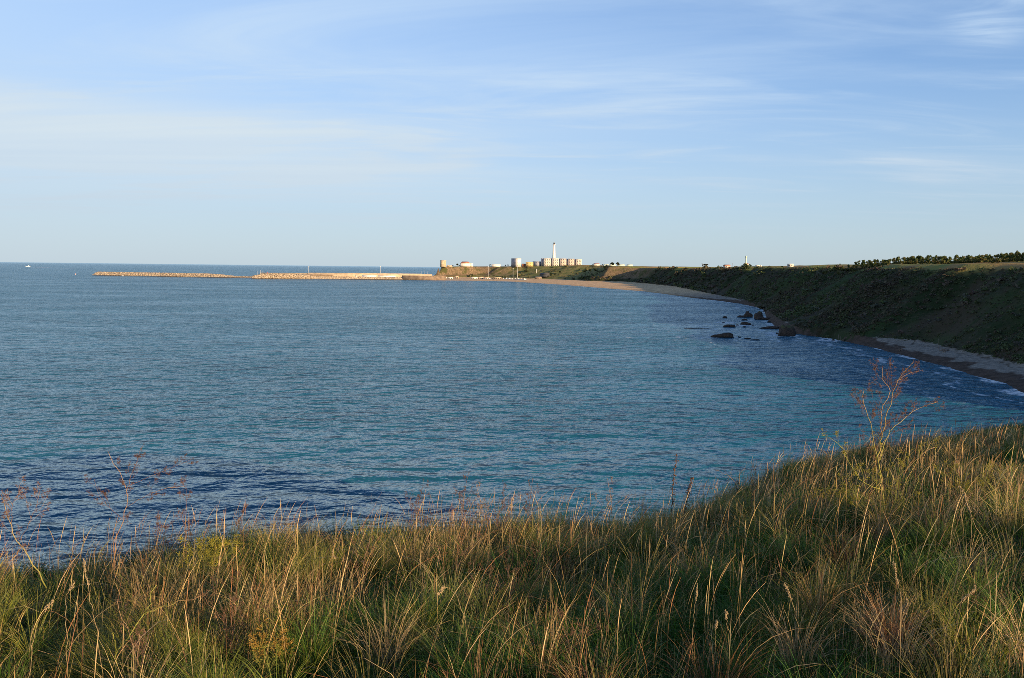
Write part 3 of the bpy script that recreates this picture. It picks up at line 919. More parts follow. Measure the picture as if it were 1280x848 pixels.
gable_house('villa', 'white villa with a red hipped roof on the headland near the stone tower', 581.5, 2350, 28, 16, 9, 5.5, math.radians(10), M['white'], M['rooftile'], hip=.4, nw=4, chim=True)
gable_house('annex', 'low white flat annex at the right end of the red roofed villa', 589.3, 2352, 8, 12, 9, 1.0, math.radians(10), M['white'], M['white'], hip=.2, nw=1)
gable_house('low_house', 'long low white house among dark trees on the green headland top', 620, 2370, 26, 10, 5.5, 1.6, math.radians(5), M['white'], M['white'], hip=.1, nw=4)
gable_house('dark_cottage', 'small dark cottage between the white block and yellow house', 654.5, 2300, 10, 9, 5.5, 2.4, math.radians(12), M['rooftile'], M['rooftile'], nw=2)
gable_house('shaded_lodge', 'dark roofed lodge in the bushes below the apartment row', 681, 2170, 26, 12, 7, 5, math.radians(-40), M['darkmetal'], M['darkmetal'], nw=3, ground=True)
gable_house('boathouse', 'brown boathouse with a flat white roof at the back of the beach', 673, 2115, 17, 9, 6, .8, math.radians(5), M['concrete_dark'], M['white'], hip=.1, nw=3, ground=True)

# lighthouse
x, y, z = spot(692.2, 333, 2420)
lh = thing('lighthouse', 'tall white tapering lighthouse rising behind the apartment blocks', 'lighthouse', (x, y, z))
top = at(692.2, 303, 2420)[2] - z
MB().box((0, 0, 5), (22, 16, 10)).build('base_building', M['white'], lh)
MB().lathe((0, 0, 0), [(6.0, 8), (5.4, 12), (5.0, 20), (3.1, top - 9), (3.1, top - 8.8)], 20).build('shaft', M['white'], lh, True)
MB().lathe((0, 0, 0), [(3.1, top - 8.8), (4.3, top - 8.2), (4.3, top - 7), (0.1, top - 7)], 20).build('gallery', M['white'], lh)
lt = MB().lathe((0, 0, 0), [(2.3, top - 7.02), (2.3, top - 2.6), (2.6, top - 2.5)], 12).build('lantern', M['window'], lh)
MB().lathe((0, 0, 0), [(2.6, top - 2.5), (2.2, top - 1.5), (0.8, top - .5), (0.2, top + 1.2), (0.01, top + 1.3)], 12).build('dome', M['roofgrey'], lh)

# watch tower and ruined wall
x, y, z = spot(554, 333, 2330)
wt = thing('stone_tower', 'square sandy stone watchtower on the tip of the headland', 'tower', (x, y, z - .8), math.radians(24))
MB().box((0, 0, 9), (14.5, 13, 18.5), 0.93).build('wall', M['stone'], wt)
MB().box((0, 0, 18.8), (14.6, 13.0, 1.1)).build('parapet', M['stone'], wt)
for zz in (6, 12): link('window', MB().box((0, 0, 0), (1.2, .3, 2)).mesh('window', M['window']), wt, (1, -6.45 + zz * .025, zz))
x, y, z = spot(562, 333.4, 2325)
rw = thing('ruined_wall', 'low pale stone wall right of the square stone tower', 'wall', (x, y, z - .5), math.radians(5))
MB().box((0, 0, 1.6), (16, 2, 4), .9).build('wall', M['stone'], rw)
MB().box((-4, .3, 3.9), (5, 1.6, 1.2), .8).build('merlon', M['stone'], rw)
x, y, z = spot(543, 335, 2318)
rw = thing('stone_battery', 'broken stone battery on the cliff brink left of the tower', 'ruin', (x, y, z - 1), math.radians(15))
MB().box((0, 0, 2.5), (11, 6, 5), .75).build('wall', M['stone'], rw)
MB().box((3.4, .2, 5), (3.2, 3.4, 2.2), .8).build('pier', M['stone'], rw)

# trees and bushes of the headland
DARK = [(0.026, 0.038, 0.016), (0.036, 0.05, 0.02)]
hp = [make_tree('headland_tree', 8.0, rlobes(6, .25, .45, .75, .2, .32, .8), 420, .9, DARK, (1, 1), .25, 4,
                'dark rounded tree breaking the skyline of the far headland', 'tree', 'dark trees on the far headland') for _ in range(3)]
i = 0
for px, Y, s in [(566, 2352, .7), (571.5, 2356, 1.2), (574, 2362, .7), (612.5, 2375, .95), (616, 2390, .7), (632, 2350, .8), (635, 2345, .9), (639, 2360, .6), (655, 2320, .8), (652, 2330, .7),
                 (666.5, 2318, .6), (628, 2180, .9), (631, 2185, .8), (741, 2210, .5), (753, 2200, .55), (763, 2190, .5), (773, 2170, .55),
                 (732, 2060, 1.6), (738, 2050, 1.4), (744, 2030, 1.5), (756, 1960, 1.6), (765, 1950, 1.7), (772, 1935, 1.5), (700, 2165, 1.2), (694, 2160, 1.1), (689, 2170, 1.3), (685, 2160, 1.0)]:
    X = at(px, 333, Y)[0]
    plant_tree(hp[i % 3], X, Y, RNG.uniform(0, 6.28), s, -.4); i += 1

# greenhouses far right of the headland top
for i, (px, Y, W, lb) in enumerate([(757.5, 2150, 13, 'pale greenhouse nearest the apartment blocks'), (765.5, 2140, 15, 'longest pale greenhouse of the clifftop group'),
                                    (776.5, 2120, 17, 'pale yellowish greenhouse right of the longest one'), (787, 2090, 15, 'pale greenhouse at the shaded end of the clifftop')]):
    x, y, z = spot(px, 333, Y)
    g = thing('greenhouse', lb, 'greenhouse', (x, y, z - .3), math.radians(8 - 3 * i), 'greenhouses on the clifftop')
    th = np.linspace(0, PI, 9)
    v = [(sx * W / 2, -math.cos(a) * 4, math.sin(a) * 4.2 + .5) for sx in (-1, 1) for a in th]
    mb = MB().add(v, [(k, k + 1, k + 10, k + 9) for k in range(8)], [(8, k + 1, k) for k in range(7)] + [(17, k + 9, k + 10) for k in range(7)])
    mb.build('film_cover', M['green_glass'], g, True)
    MB().box((0, 0, .3), (W + .1, 8.1, .6)).build('base', M['white'], g)
gable_house('red_roof_cottage', 'pale cottage with pink roof between apartments and greenhouses', 745.5, 2160, 15, 9, 3.5, 2.6, math.radians(10), M['white'], M['rooftile'], nw=3)

# houses on the clifftop at right
gable_house('farmhouse', 'red roofed farmhouse behind the bushes on the dark clifftop', 908.5, 1120, 8.5, 6, 3.2, 1.6, math.radians(12), M['pinkish'], M['rooftile'], nw=2)
gable_house('small_house', 'cream gabled house at the foot of the pale water tower', 932.5, 1060, 5.2, 5, 3.6, 1.4, math.radians(14), M['cream'], M['rooftile'], nw=2)
gable_house('low_shed', 'long low white shed right of the water tower house', 948, 1040, 6.5, 4, 2.0, .5, math.radians(10), M['white'], M['white'], hip=.1, nw=2)
block('square_house', 'isolated flat roofed cream house on the bare clifftop', 'house', 988, 332, 760, 4.6, 4.4, 3.3, math.radians(34), M['cream'], M['white'], (2, 1), (2, 1), ww=.8, wh=1.1)
x, y, z = spot(932.3, 331, 1075)
tw = thing('water_tower', 'slender pale green tower rising above the clifftop farmhouses', 'tower', (x, y, z - .5))
ht = at(932.3, 319.8, 1075)[2] - z + .5
MB().lathe((0, 0, 0), [(1.3, 0), (1.0, 1), (.9, ht - 2.6)], 12).build('shaft', M['green_glass'], tw, True)
MB().lathe((0, 0, 0), [(.9, ht - 2.6), (1.35, ht - 1.9), (1.35, ht - .2), (.02, ht)], 12).build('tank', M['green_glass'], tw)
ct = [make_tree('clifftop_tree', 4.6, rlobes(5, .22, .4, .7, .2, .3, .85), 300, .42, DARK + [(0.05, 0.055, 0.02)], (2, 2, 1), .14, 4, 'dark bushy tree standing on the distant dark clifftop', 'tree', 'dark trees on the distant clifftop') for _ in range(2)]
for i, (px, Y, s) in enumerate([(888, 1150, 1.0), (892, 1150, 1.15), (895, 1145, .8), (938, 1062, 1.0), (926, 1080, .7), (866, 1250, .75), (920, 1085, .6), (901, 1110, .6)]):
    X = at(px, 333, Y)[0]
    plant_tree(ct[i % 2], X, Y, RNG.uniform(0, 6.28), s, -.2)
x, y, z = spot(915.5, 332, 1100)
po = thing('utility_pole', 'thin utility pole among the clifftop farmhouses', 'pole', (x, y, z - .3))
MB().tube([(0, 0, 0), (0, 0, 6.5)], [.12, .09], 6).build('post', M['wood'], po)
MB().box((0, 0, 6.1), (1.4, .12, .14)).build('crossarm', M['wood'], po)

# ------------------------------------------------------------------ harbour
def rock_bank(p0, p1, half, zt, n, s0, s1, seed, edge=1.0):
    """boulders piled on a bank from p0 to p1 as one mass: jagged quads of rock"""
    p0 = np.array(p0[:2]); p1 = np.array(p1[:2]); d = p1 - p0; L = np.linalg.norm(d); d /= L; nrm = np.array([-d[1], d[0]])
    t = RNG.uniform(0, 1, n); w = RNG.uniform(-1, 1, n)
    zt = np.asarray(zt(t)) if callable(zt) else np.full(n, zt)
    hw = half * (zt / zt.max()) ** .5
    c = np.stack([p0[0] + d[0] * t * L + nrm[0] * w * hw, p0[1] + d[1] * t * L + nrm[1] * w * hw, zt * np.clip(1.35 * (1 - abs(w) ** 1.3), 0, 1)], -1)
    s = RNG.uniform(s0, s1, n)
    oc = np.array([(1, 0, 0), (-1, 0, 0), (0, 1, 0), (0, -1, 0), (0, 0, 1), (0, 0, -1), (.7, .7, .3), (-.7, .6, .3), (.6, -.7, .35), (-.6, -.7, .3)]) 
    o8 = np.array([(sx, sy, sz) for sz in (-1, 1) for sx, sy in ((-1, -1), (1, -1), (1, 1), (-1, 1))], float)
    v = o8[None] * RNG.uniform(.55, 1.1, (n, 8, 3))
    a = RNG.uniform(0, 6.28, n); ca, sa = np.cos(a), np.sin(a)
    v = np.stack([v[..., 0] * ca[:, None] - v[..., 1] * sa[:, None], v[..., 0] * sa[:, None] + v[..., 1] * ca[:, None], v[..., 2]], -1)
    tl = RNG.normal(0, .4, n)
    v = np.stack([v[..., 0], v[..., 1] * np.cos(tl)[:, None] - v[..., 2] * np.sin(tl)[:, None], v[..., 1] * np.sin(tl)[:, None] + v[..., 2] * np.cos(tl)[:, None]], -1)
    v = v * s[:, None, None] * .5 + c[:, None]
    f = np.array([(0, 3, 2, 1), (4, 5, 6, 7), (0, 1, 5, 4), (1, 2, 6, 5), (2, 3, 7, 6), (3, 0, 4, 7)])
    q = (np.arange(n)[:, None, None] * 8 + f[None]).reshape(-1, 4)
    return v.reshape(-1, 3), q


def bank_core(p0, p1, half, zfun, m=30):
    p0 = np.array(p0[:2]); p1 = np.array(p1[:2]); d = p1 - p0; L = np.linalg.norm(d); d /= L; nr = np.array([-d[1], d[0]])
    v = []; q = []
    for i in range(m + 1):
        t = i / m; z = float(zfun(t)); c = p0 + d * L * t
        for w, zz in ((-1.15, -2), (-.35, z * .93), (.35, z * .93), (1.15, -2)):
            v.append((*(c + nr * half * w), zz))
        if i < m:
            for k in range(3): q.append((i * 4 + k, i * 4 + k + 1, i * 4 + k + 5, i * 4 + k + 4))
    return MB().add(v, [tuple(reversed(f)) for f in q] if False else q)


A = plane_at(117, 344.4); B = plane_at(316, 348.0)
A[1] += 14; B[1] += 10
z1 = lambda t: np.interp(t, [0, .02, .72, .8, .9, 1], [5, 8.2, 8.2, 6.4, 2.8, 2.6])
bw = thing('outer_breakwater', 'long low breakwater of tan boulders lying alone out at sea', 'breakwater')
bank_core(A, B, 17, z1).build('core', M['armour'], bw)
v, q = rock_bank(A, B, 16, z1, 7000, 1.2, 2.8, 3)
tag(link('rock_armour', mesh_np('rock_armour', v, q, None, M['armour']), bw), kind='stuff')

C0 = plane_at(314, 348.6); C1 = plane_at(540, 350.4)
C0[1] += 8; C1[1] += 8
hm = thing('harbour_mole', 'harbour pier with pale sea wall, deck and tan boulders along the water', 'pier')
z2 = lambda t: np.interp(t, [0, .04, .10, .28, .34, 1], [5, 9, 11.5, 9.5, 5.2, 4.6])
bank_core(C0, C1, 12, z2).build('core', M['armour'], hm)
v, q = rock_bank(C0, C1, 13, z2, 6000, 1.4, 3.0, 4)
tag(link('rock_armour', mesh_np('rock_armour', v, q, None, M['armour']), hm), kind='stuff')
a = at(322, 345, 1905)[:2]; b = at(541, 345, 1965)[:2]
dv = (b - a); L = np.linalg.norm(dv); an = math.atan2(dv[1], dv[0]); mid = (a + b) / 2
nv = np.array([-dv[1], dv[0]]) / L
def on_mole(f, back=0.0): p = a + dv * f + nv * back; return p
MB().box((mid[0] + nv[0] * 14, mid[1] + nv[1] * 14, 1.5), (L, 46, 6.5), rz=an).build('deck', M['concrete'], hm)
p = on_mole(.5, 38); MB().box((p[0], p[1], 6.5), (L, 8, 13.4), rz=an).build('sea_wall', M['concrete'], hm)
p = on_mole(.28, 36.2); MB().box((p[0], p[1], 9.2), (L * .27, 7, 2.6), rz=an).build('shaded_wall_strip', M['concrete_dark'], hm)  # dark strip standing in for shade on the sea wall face
p = on_mole(.61, 40); MB().box((p[0], p[1], 13.6), (L * .66, 3, 1.6), rz=an).build('parapet', M['concrete'], hm)

a2 = at(502, 348, 1918); b2 = at(556, 348.2, 1940)
d2_ = b2 - a2; mid2 = (a2 + b2) / 2
qw = thing('quay', 'dark brown concrete quay wall beside the sandy beach', 'quay', (mid2[0], mid2[1] + 14, 0), math.atan2(d2_[1], d2_[0]))
MB().box((0, 0, 4), (np.linalg.norm(d2_[:2]), 24, 12)).build('wall', M['concrete_dark'], qw)
MB().box((0, 0, 10.3), (np.linalg.norm(d2_[:2]) + .6, 25, .6)).build('coping', M['concrete'], qw)


def mast(label, px, ytop, Y, zb, r=.42, name='light_mast'):
    p = at(px, ytop, Y)
    m_ = thing(name, label, 'mast', (p[0], Y, zb), 0, 'tall lamp masts of the harbour')
    hh = p[2] - zb
    MB().tube([(0, 0, 0), (0, 0, hh * .5), (0, 0, hh)], [r, r * .8, r * .6], 8).build('pole', M['metal'], m_)
    MB().box((0, 0, hh), (2.6, 1.0, .8)).build('lamp_head', M['metal'], m_)


mast('grey lamp mast on the left half of the pier, standing against the sea', 385.8, 333.2, 1950, 12.5)
mast('grey lamp mast on the pier nearer the headland cliff', 475.4, 333.4, 1975, 12.5)
mast('tall lamp mast in front of the bare cliff at the harbour', 610.4, 333.5, 2150, 2.5)
mast('shorter lamp mast of the pair behind the white vans', 641.4, 336, 2140, 2.5)
mast('taller lamp mast of the pair behind the white vans', 647.2, 333.6, 2140, 2.5, .8)


def shed(label, px, py, Y, W, D, Hh, wall, roof, rz=0.0, group=None, zb=None, doors=3):
    p = at(px, py, Y)
    zz = zb if zb is not None else max(ground_z(p[0], Y), 1.0)
    s_ = thing('shed', label, 'shed', (p[0], Y, zz), rz, group)
    MB().box((0, 0, Hh / 2), (W, D, Hh)).build('wall', wall, s_)
    w, d = W / 2 + .3, D / 2 + .3
    MB().add([(-w, -d, Hh + .02), (w, -d, Hh + .02), (w, d, Hh + .02), (-w, d, Hh + .02), (-w, 0, Hh + D * .18), (w, 0, Hh + D * .18)], [(0, 1, 5, 4), (2, 3, 4, 5), (0, 3, 2, 1)], [(1, 2, 5), (3, 0, 4)]).build('roof', roof, s_)
    me = MB().box((0, 0, 0), (min(2.6, W / doors * .5), .14, Hh * .55)).mesh('door', M['window'])
    for i in range(doors): link('door', me, s_, ((i + .5) / doors * W - W / 2, -D / 2 - .02, Hh * .3))
    return s_


shed('long white warehouse on the pier deck, left one of two', 461.5, 347, 1938, 34, 9, 3.6, M['white'], M['white'], an, zb=4.7, doors=5)
shed('long white warehouse on the pier deck nearer the quay', 483.5, 347, 1942, 42, 9, 3.4, M['white'], M['white'], an, zb=4.7, doors=6)
shed('tiny pale hut alone on the pier left of the warehouses', 445, 347, 1935, 4, 4, 4, M['white'], M['roofgrey'], an, zb=4.7, doors=1)
shed('small brown hut beside the tiny pale one on the pier', 450.3, 347, 1937, 4.5, 4, 3.2, M['stone'], M['rooftile'], an, zb=4.7, doors=1)
shed('white harbour shed under the bare cliff left of the beach', 563, 346, 2120, 12, 8, 4.2, M['white'], M['rooftile'], 0, doors=2)
shed('low red roofed shed below the stone tower cliff', 555, 346, 2180, 16, 7, 3.6, M['pinkish'], M['rooftile'], 0, doors=3)
shed('tan cabin standing at the back of the bright beach', 571, 346, 2160, 9, 7, 6.5, M['stone'], M['rooftile'], .1, doors=2)
shed('white shed behind the middle of the bright beach', 593, 346, 2110, 16, 7, 3.2, M['white'], M['white'], 0, doors=4)
shed('pink fronted shed with red roof behind the beach', 601, 346, 2120, 14, 7, 4.4, M['pinkish'], M['rooftile'], 0, doors=3)
shed('white shed right of the pink one behind the beach', 608.5, 346, 2110, 13, 7, 3.6, M['white'], M['rooftile'], 0, doors=3)
shed('sand coloured wall shed left of the row of vans', 622, 346, 2150, 20, 6, 3.8, M['stone'], M['roofgrey'], 0, doors=4)


def vehicle(name, label, cat, px, Y, W, Hh, paint, group, rz=0.0):
    p = at(px, 347, Y); z = max(ground_z(p[0], Y), .6)
    v_ = thing(name, label, cat, (p[0], Y, z), rz, group)
    w = W / 2; h0 = .4; hm = Hh * .55
    prof = [(-w, h0), (w, h0), (w, hm), (w * .72, hm + .05), (w * .45, Hh), (-w * .9, Hh), (-w, Hh * .9)]
    n = len(prof)
    vs = [(x_, -1.05, z_) for x_, z_ in prof] + [(x_, 1.05, z_) for x_, z_ in prof]
    mb = MB().add(vs, [(i, (i + 1) % n, n + (i + 1) % n, n + i) for i in range(n)], [(0, i, i + 1) for i in range(1, n - 1)] + [(n, n + i + 1, n + i) for i in range(1, n - 1)])
    mb.build('body', paint, v_)
    MB().box((-w * .15, 0, Hh * .75), (W * .55, 2.14, Hh * .22)).build('window', M['window'], v_)
    me = MB().tube([(0, -.12, 0), (0, .12, 0)], [.42, .42], 10).mesh('wheel', M['darkmetal'])
    for sx in (-.62, .62):
        for sy in (-1.0, 1.0): link('wheel', me, v_, (sx * w, sy, .42))
    return v_


VL = ['leftmost white camper van in the row at the beach edge', 'second white camper van from the bush end of the row', 'third white camper van in the row under the lamp masts',
      'fourth white camper van, between the two lamp masts', 'fifth white camper van, just right of the taller lamp mast', 'sixth white camper van, third from the boathouse end', 'seventh white camper van, second from the boathouse end', 'last white camper van of the row, nearest the brown boathouse']
for i in range(8):
    vehicle('camper_van', VL[i], 'camper van', 630.5 + i * 3.75, 2080 - i * 8, 6.6, 4.2 if i % 3 else 3.4, M['boatwhite'], 'white camper vans behind the beach', RNG.uniform(-.15, .15))
vehicle('parked_car', 'dark car parked left of the round bush by the beach', 'car', 615.5, 2090, 5, 2.6, M['darkmetal'], None)
vehicle('parked_car', 'second dark car parked lower on the sand by the beach', 'car', 616.3, 2030, 5, 2.6, M['darkmetal'], None)
vehicle('parked_car', 'white car parked at the foot of the tall lamp mast', 'car', 612.5, 2100, 5, 2.5, M['boatwhite'], None)
x, y, z = spot(670.8, 339, 2240, False)
ob = thing('white_pillar', 'small white pillar on the green slope left of the apartments', 'pillar', (x, y, z - .3))
MB().tube([(0, 0, 0), (0, 0, 6), (0, 0, 9.5)], [1.1, .9, .6], 8).build('shaft', M['white'], ob)
MB().lathe((0, 0, 0), [(.6, 9.5), (1.3, 10), (1.3, 11), (.1, 12)], 8).build('cap', M['white'], ob)


# ------------------------------------------------------------------ boats
def hull(L, B, Hh, mat, parent, name='hull'):
    st = np.linspace(-.5, .5, 9)
    v = []; q = []
    for s in st:
        wd = B / 2 * (1 - max(0, (s + .1) / .6) ** 2.2) * (.92 if s < -.4 else 1); sheer = Hh * (1 + .35 * max(0, s + .1))
        for y_, z_ in ((-wd, sheer), (-wd * .75, .1), (0, -.4), (wd * .75, .1), (wd, sheer)): v.append((s * L, y_, z_))
    for i in range(8):
        for k in range(4): q.append((i * 5 + k, i * 5 + k + 1, i * 5 + k + 6, i * 5 + k + 5))
        q.append((i * 5 + 4, i * 5, i * 5 + 5, i * 5 + 9))
    q.append((0, 4, 3, 1))
    return MB().add(v, q).build(name, mat, parent)


p = plane_at(35, 333.9)
yt = thing('motor_yacht', 'white motor yacht speeding far out by the horizon', 'boat', (p[0], p[1], 0), math.radians(186))
hull(30, 7, 3.4, M['boatwhite'], yt)
cb = MB().box((-2, 0, 5), (15, 5.4, 3.6), .8).build('cabin', M['boatwhite'], yt)
MB().box((-1.6, 0, 5.2), (14.6, 5.3, .9)).build('window', M['window'], cb)
MB().box((-4, 0, 8.2), (7, 4, 2.8), .75).build('flybridge', M['boatwhite'], yt)
MB().tube([(-5, 0, 9), (-5, 0, 12.5)], [.3, .12], 6).build('mast', M['boatwhite'], yt)
# churned wake: low ridge of foam behind the yacht
e = plane_at(92, 336.0); s = p + (p - e) * -0.03
ts = np.linspace(0, 1, 40)
cen = s[None] + (e - s)[None] * ts[:, None]
wd = np.interp(ts, [0, .1, 1], [4, 8, 3]) * RNG.uniform(.6, 1.2, 40); hz = np.interp(ts, [0, .08, 1], [1.4, .8, .12]) * RNG.uniform(.5, 1.2, 40)
pr = np.array([-(e - s)[1], (e - s)[0]]) / np.linalg.norm((e - s)[:2])
v = []; q = []
for i in range(40):
    for w, zz in ((-1, -.02), (-.4, hz[i]), (.4, hz[i] * .9), (1, -.02)): v.append((*(cen[i, :2] + pr * wd[i] * w), zz))
    if i < 39:
        for k in range(3): q.append((i * 4 + k, i * 4 + k + 1, i * 4 + k + 5, i * 4 + k + 4))
tag(MB().add(v, q).build('wake_foam', plain('foam_white', (.55, .60, .64), .9, .2, .1)), 'thin white foam wake trailing behind the far motor yacht', 'wake', kind='stuff')


def rowboat(label, px, py, L, name='small_boat'):
    p = plane_at(px, py)
    b_ = thing(name, label, 'boat', (p[0], p[1], 0), math.radians(170))
    hull(L, L * .36, L * .14, M['boatwhite'], b_)
    MB().box((-L * .05, 0, L * .22), (L * .35, L * .22, L * .2), .8).build('cabin', M['boatwhite'], b_)
    MB().box((-L * .05, 0, L * .25), (L * .36, L * .21, L * .05)).build('window', M['window'], b_)


rowboat('small white boat moored in front of the outer breakwater', 153.4, 345.4, 6.5)
p = plane_at(94.3, 343.4)
by = thing('buoy', 'pinkish buoy floating left of the outer breakwater', 'buoy', (p[0], p[1], 0))
MB().lathe((0, 0, 0), [(.1, -.6), (1.5, -.3), (1.7, .5), (1.2, 1.2), (.35, 1.5), (.3, 3.4), (.02, 3.5)], 10).build('float', plain('buoy_paint', (.65, .42, .38), .5, .1), by, True)
MB().box((0, 0, 3.9), (.9, .9, .9), .6).build('topmark', M['red'], by)
for px, yt_, lb in [(526.4, 339, 'sailing boat mast farthest from the headland cliff'), (531, 338.2, 'tallest mast of the sailing boats beside the cliff'), (534.6, 339.6, 'sailing boat mast nearest the headland cliff')]:
    Y = 2040
    pt = at(px, yt_, Y)
    sb = thing('sailing_boat', 'moored white sailing boat, ' + lb.replace('sailing boat mast', 'the one').replace('tallest mast of the sailing boats', 'the one with the tallest mast'), 'sailing boat', (pt[0], Y, 0), math.radians(90), 'sailing boats moored by the cliff')
    hull(13, 4, 1.8, M['boatwhite'], sb)
    MB().box((-1, 0, 2.4), (5, 2.4, 1.2), .85).build('cabin', M['boatwhite'], sb)
    MB().tube([(1, 0, 1.5), (1, 0, pt[2])], [.3, .2], 6).build('mast', M['metal'], sb)
    MB().tube([(1, 0, 3.4), (-5, 0, 3.4)], [.22, .16], 6).build('boom', M['metal'], sb)
# small masts and a red beacon at the pier's end
for px, yt_, lb, mt in [(321.5, 339.2, 'thin navigation pole nearest the tip of the pier', M['metal']), (325.6, 338.6, 'taller thin navigation pole on the end of the pier', M['metal']), (328.6, 339.4, 'thin navigation pole beside the red beacon on the pier', M['metal'])]:
    pt = at(px, yt_, 1900)
    n_ = thing('navigation_pole', lb, 'pole', (pt[0], 1900, 5))
    MB().tube([(0, 0, 0), (0, 0, pt[2] - 5)], [.28, .16], 6).build('post', mt, n_)
    MB().box((0, 0, pt[2] - 5), (.8, .8, .9), .7).build('lantern', mt, n_)
pt = at(334, 340.2, 1905)
n_ = thing('red_beacon', 'small red beacon on the rocky end of the pier', 'beacon', (pt[0], 1905, 6))
hh = pt[2] - 6
MB().lathe((0, 0, 0), [(1.2, 0), (.8, hh * .7), (1.1, hh * .72), (1.1, hh * .78)], 10).build('tower', M['red'], n_, True)
MB().lathe((0, 0, 0), [(.6, hh * .78), (.6, hh * .93), (.05, hh)], 8).build('lantern', M['red'], n_)


# ------------------------------------------------------------------ sea rocks
def icos(sub):
    import bmesh
    bm = bmesh.new(); bmesh.ops.create_icosphere(bm, subdivisions=sub, radius=1)
    v = np.array([x.co[:] for x in bm.verts]); f = np.array([[q.index for q in t_.verts] for t_ in bm.faces]); bm.free()
    return v, f


IV, IF = icos(4)
def sea_rock(label, px, py, wpx, hpx, depth=.7, seed=0, jag=.32, skew=0.0, name='sea_rock'):
    p = plane_at(px, py)
    sc = p[1] / 1000
    W = wpx * sc / 2; hh = hpx * sc * .74; D = W * depth
    d = IV
    n = fbm(d[:, 0] * 1.6 + seed * 3.1, d[:, 1] * 1.6 + d[:, 2] * 1.9 + seed, 200 + seed, 4)
    n2 = fbm(d[:, 0] * 4 + d[:, 2] * 3, d[:, 1] * 4 - seed - d[:, 2] * 2, 230 + seed, 3)
    r = 1 + jag * n + .12 * n2
    v = d * r[:, None]
    v = np.sign(v) * abs(v) ** .85
    prof = 1 + skew * v[:, 0] + .35 * fbm(v[:, 0] * 2.2 + seed, v[:, 1] * 2, 260 + seed, 2)
    v = v * np.array([W, D, 1]); v[:, 2] = np.where(v[:, 2] > 0, v[:, 2] * hh * prof, v[:, 2] * 1.5)
    o = link(name, mesh_np(name, v, None, IF, M['searock'], True), None, (p[0], p[1] + D * .6, 0))
    return tag(o, label, 'rock', 'rocks in the shallows')


RK_ = [('long low dark rock with a higher brown right end, nearest in the water', 904, 422.3, 29, 7.0, .3, .45),
       ('big brown rock stack with olive growth on top, at the foot of the slope', 984.5, 420.5, 21.5, 18, .7, -.1),
       ('pointed dark rock, left of the twin peaks under the cliff', 936, 396.8, 11, 7.5, .6, 0),
       ('tallest of the twin pointed rocks under the cliff', 948.8, 398.6, 12, 9.5, .6, .1),
       ('low ledge joining the twin pointed rocks on their left', 928, 397.0, 15, 2.6, .3, 0),
       ('low dark ledge running from the twin rocks to the shore', 956, 400.0, 23, 4.2, .3, 0),
       ('small lone rock farthest left of the twin peaks', 906.3, 397.8, 6, 3.0, .6, 0),
       ('small rock below the twin peaks', 931, 400.8, 8, 2.6, .4, 0),
       ('jagged low rock in the middle of the rock group', 932.5, 406.2, 14, 4.0, .35, -.3),
       ('flat dark rock left of the middle rock', 912.5, 409.3, 15, 4.0, .4, .1),
       ('little rock just below the middle rock', 931, 409.3, 4, 1.8, .6, 0),
       ('tiny rock between the flat rock and middle rock', 921.8, 407.2, 4, 1.5, .6, 0),
       ('tiny rock at the right tip of the middle rock', 941, 407.4, 2.4, 1.7, .8, 0),
       ('rock close to the shore under the cliff', 961.5, 403.4, 4.5, 3.0, .7, 0),
       ('flat shore ledge running into the water left of the big rock stack', 963, 411.2, 24, 4.0, .5, .5),
       ('nearly submerged rock right of the long low rock', 934.5, 424.0, 8, 1.6, .4, 0),
       ('half sunken flat rock right of the long one, nearer the stack', 944.5, 425.6, 11, 1.5, .4, 0),
       ('pebble sized rock touching the right of the long low rock', 924.5, 422.0, 4, 1.6, .6, 0),
       ('small rock at the left foot of the big stack', 971.5, 417.4, 3, 2.0, .7, 0),
       ('thin reef line barely breaking the water left of the rocks', 872, 411.2, 34, .7, .08, 0),
       ('small dark rock lying off the beach right of the stack', 1042, 426, 4.5, 2.2, .7, 0),
       ('tiny rock alone left of the flat dark rock', 904.5, 403.6, 3.5, 1.0, .6, 0)]
for i, (lb, px, py, w, h, dp, sk) in enumerate(RK_):
    sea_rock(lb, px, py, w, h, dp, i, skew=sk)

for lb, px, py, w, h, dp, sk in RK_:
    p = plane_at(px, py); W_ = w * p[1] / 2000; D_ = W_ * dp
    e_ = np.hypot((SX - p[0]) / max(W_, 1), (SY - p[1] - D_ * .6) / max(D_, 1))
    SD = np.minimum(SD, np.maximum((e_ - 1) * min(W_, 4) + .5, 0.2))
sea_me.attributes['offshore'].data.foreach_set('value', SD.ravel().astype(np.float32))

# driftwood and poles on the near beach
for i, (px, py, L, lb) in enumerate([(1179, 442.6, 7, 'heap of dark driftwood on the shaded beach'), (1125.5, 436.5, 3.2, 'dark upright stump of driftwood on the shaded beach')]):
    p = plane_at(px, py, 1.6)
    z = ground_z(p[0], p[1])
    d_ = thing('driftwood', lb, 'driftwood', (p[0], p[1], z))
    for k_ in range(7 if i == 0 else 4):
        a_ = RNG.uniform(0, 3.1); l = L * RNG.uniform(.3, .6); hgt = RNG.uniform(.2, .9) if i == 0 else RNG.uniform(.9, 2.2)
        c_ = RNG.uniform(-.25, .25, 2) * L
        dx, dy = math.cos(a_) * l * .5, math.sin(a_) * l * .5 
        MB().tube([(c_[0] - dx, c_[1] - dy, .1), (c_[0], c_[1], .15 + hgt * .4), (c_[0] + dx, c_[1] + dy, .1 + hgt)], [.16, .13, .06], 6).build('log', M['wood'], d_)
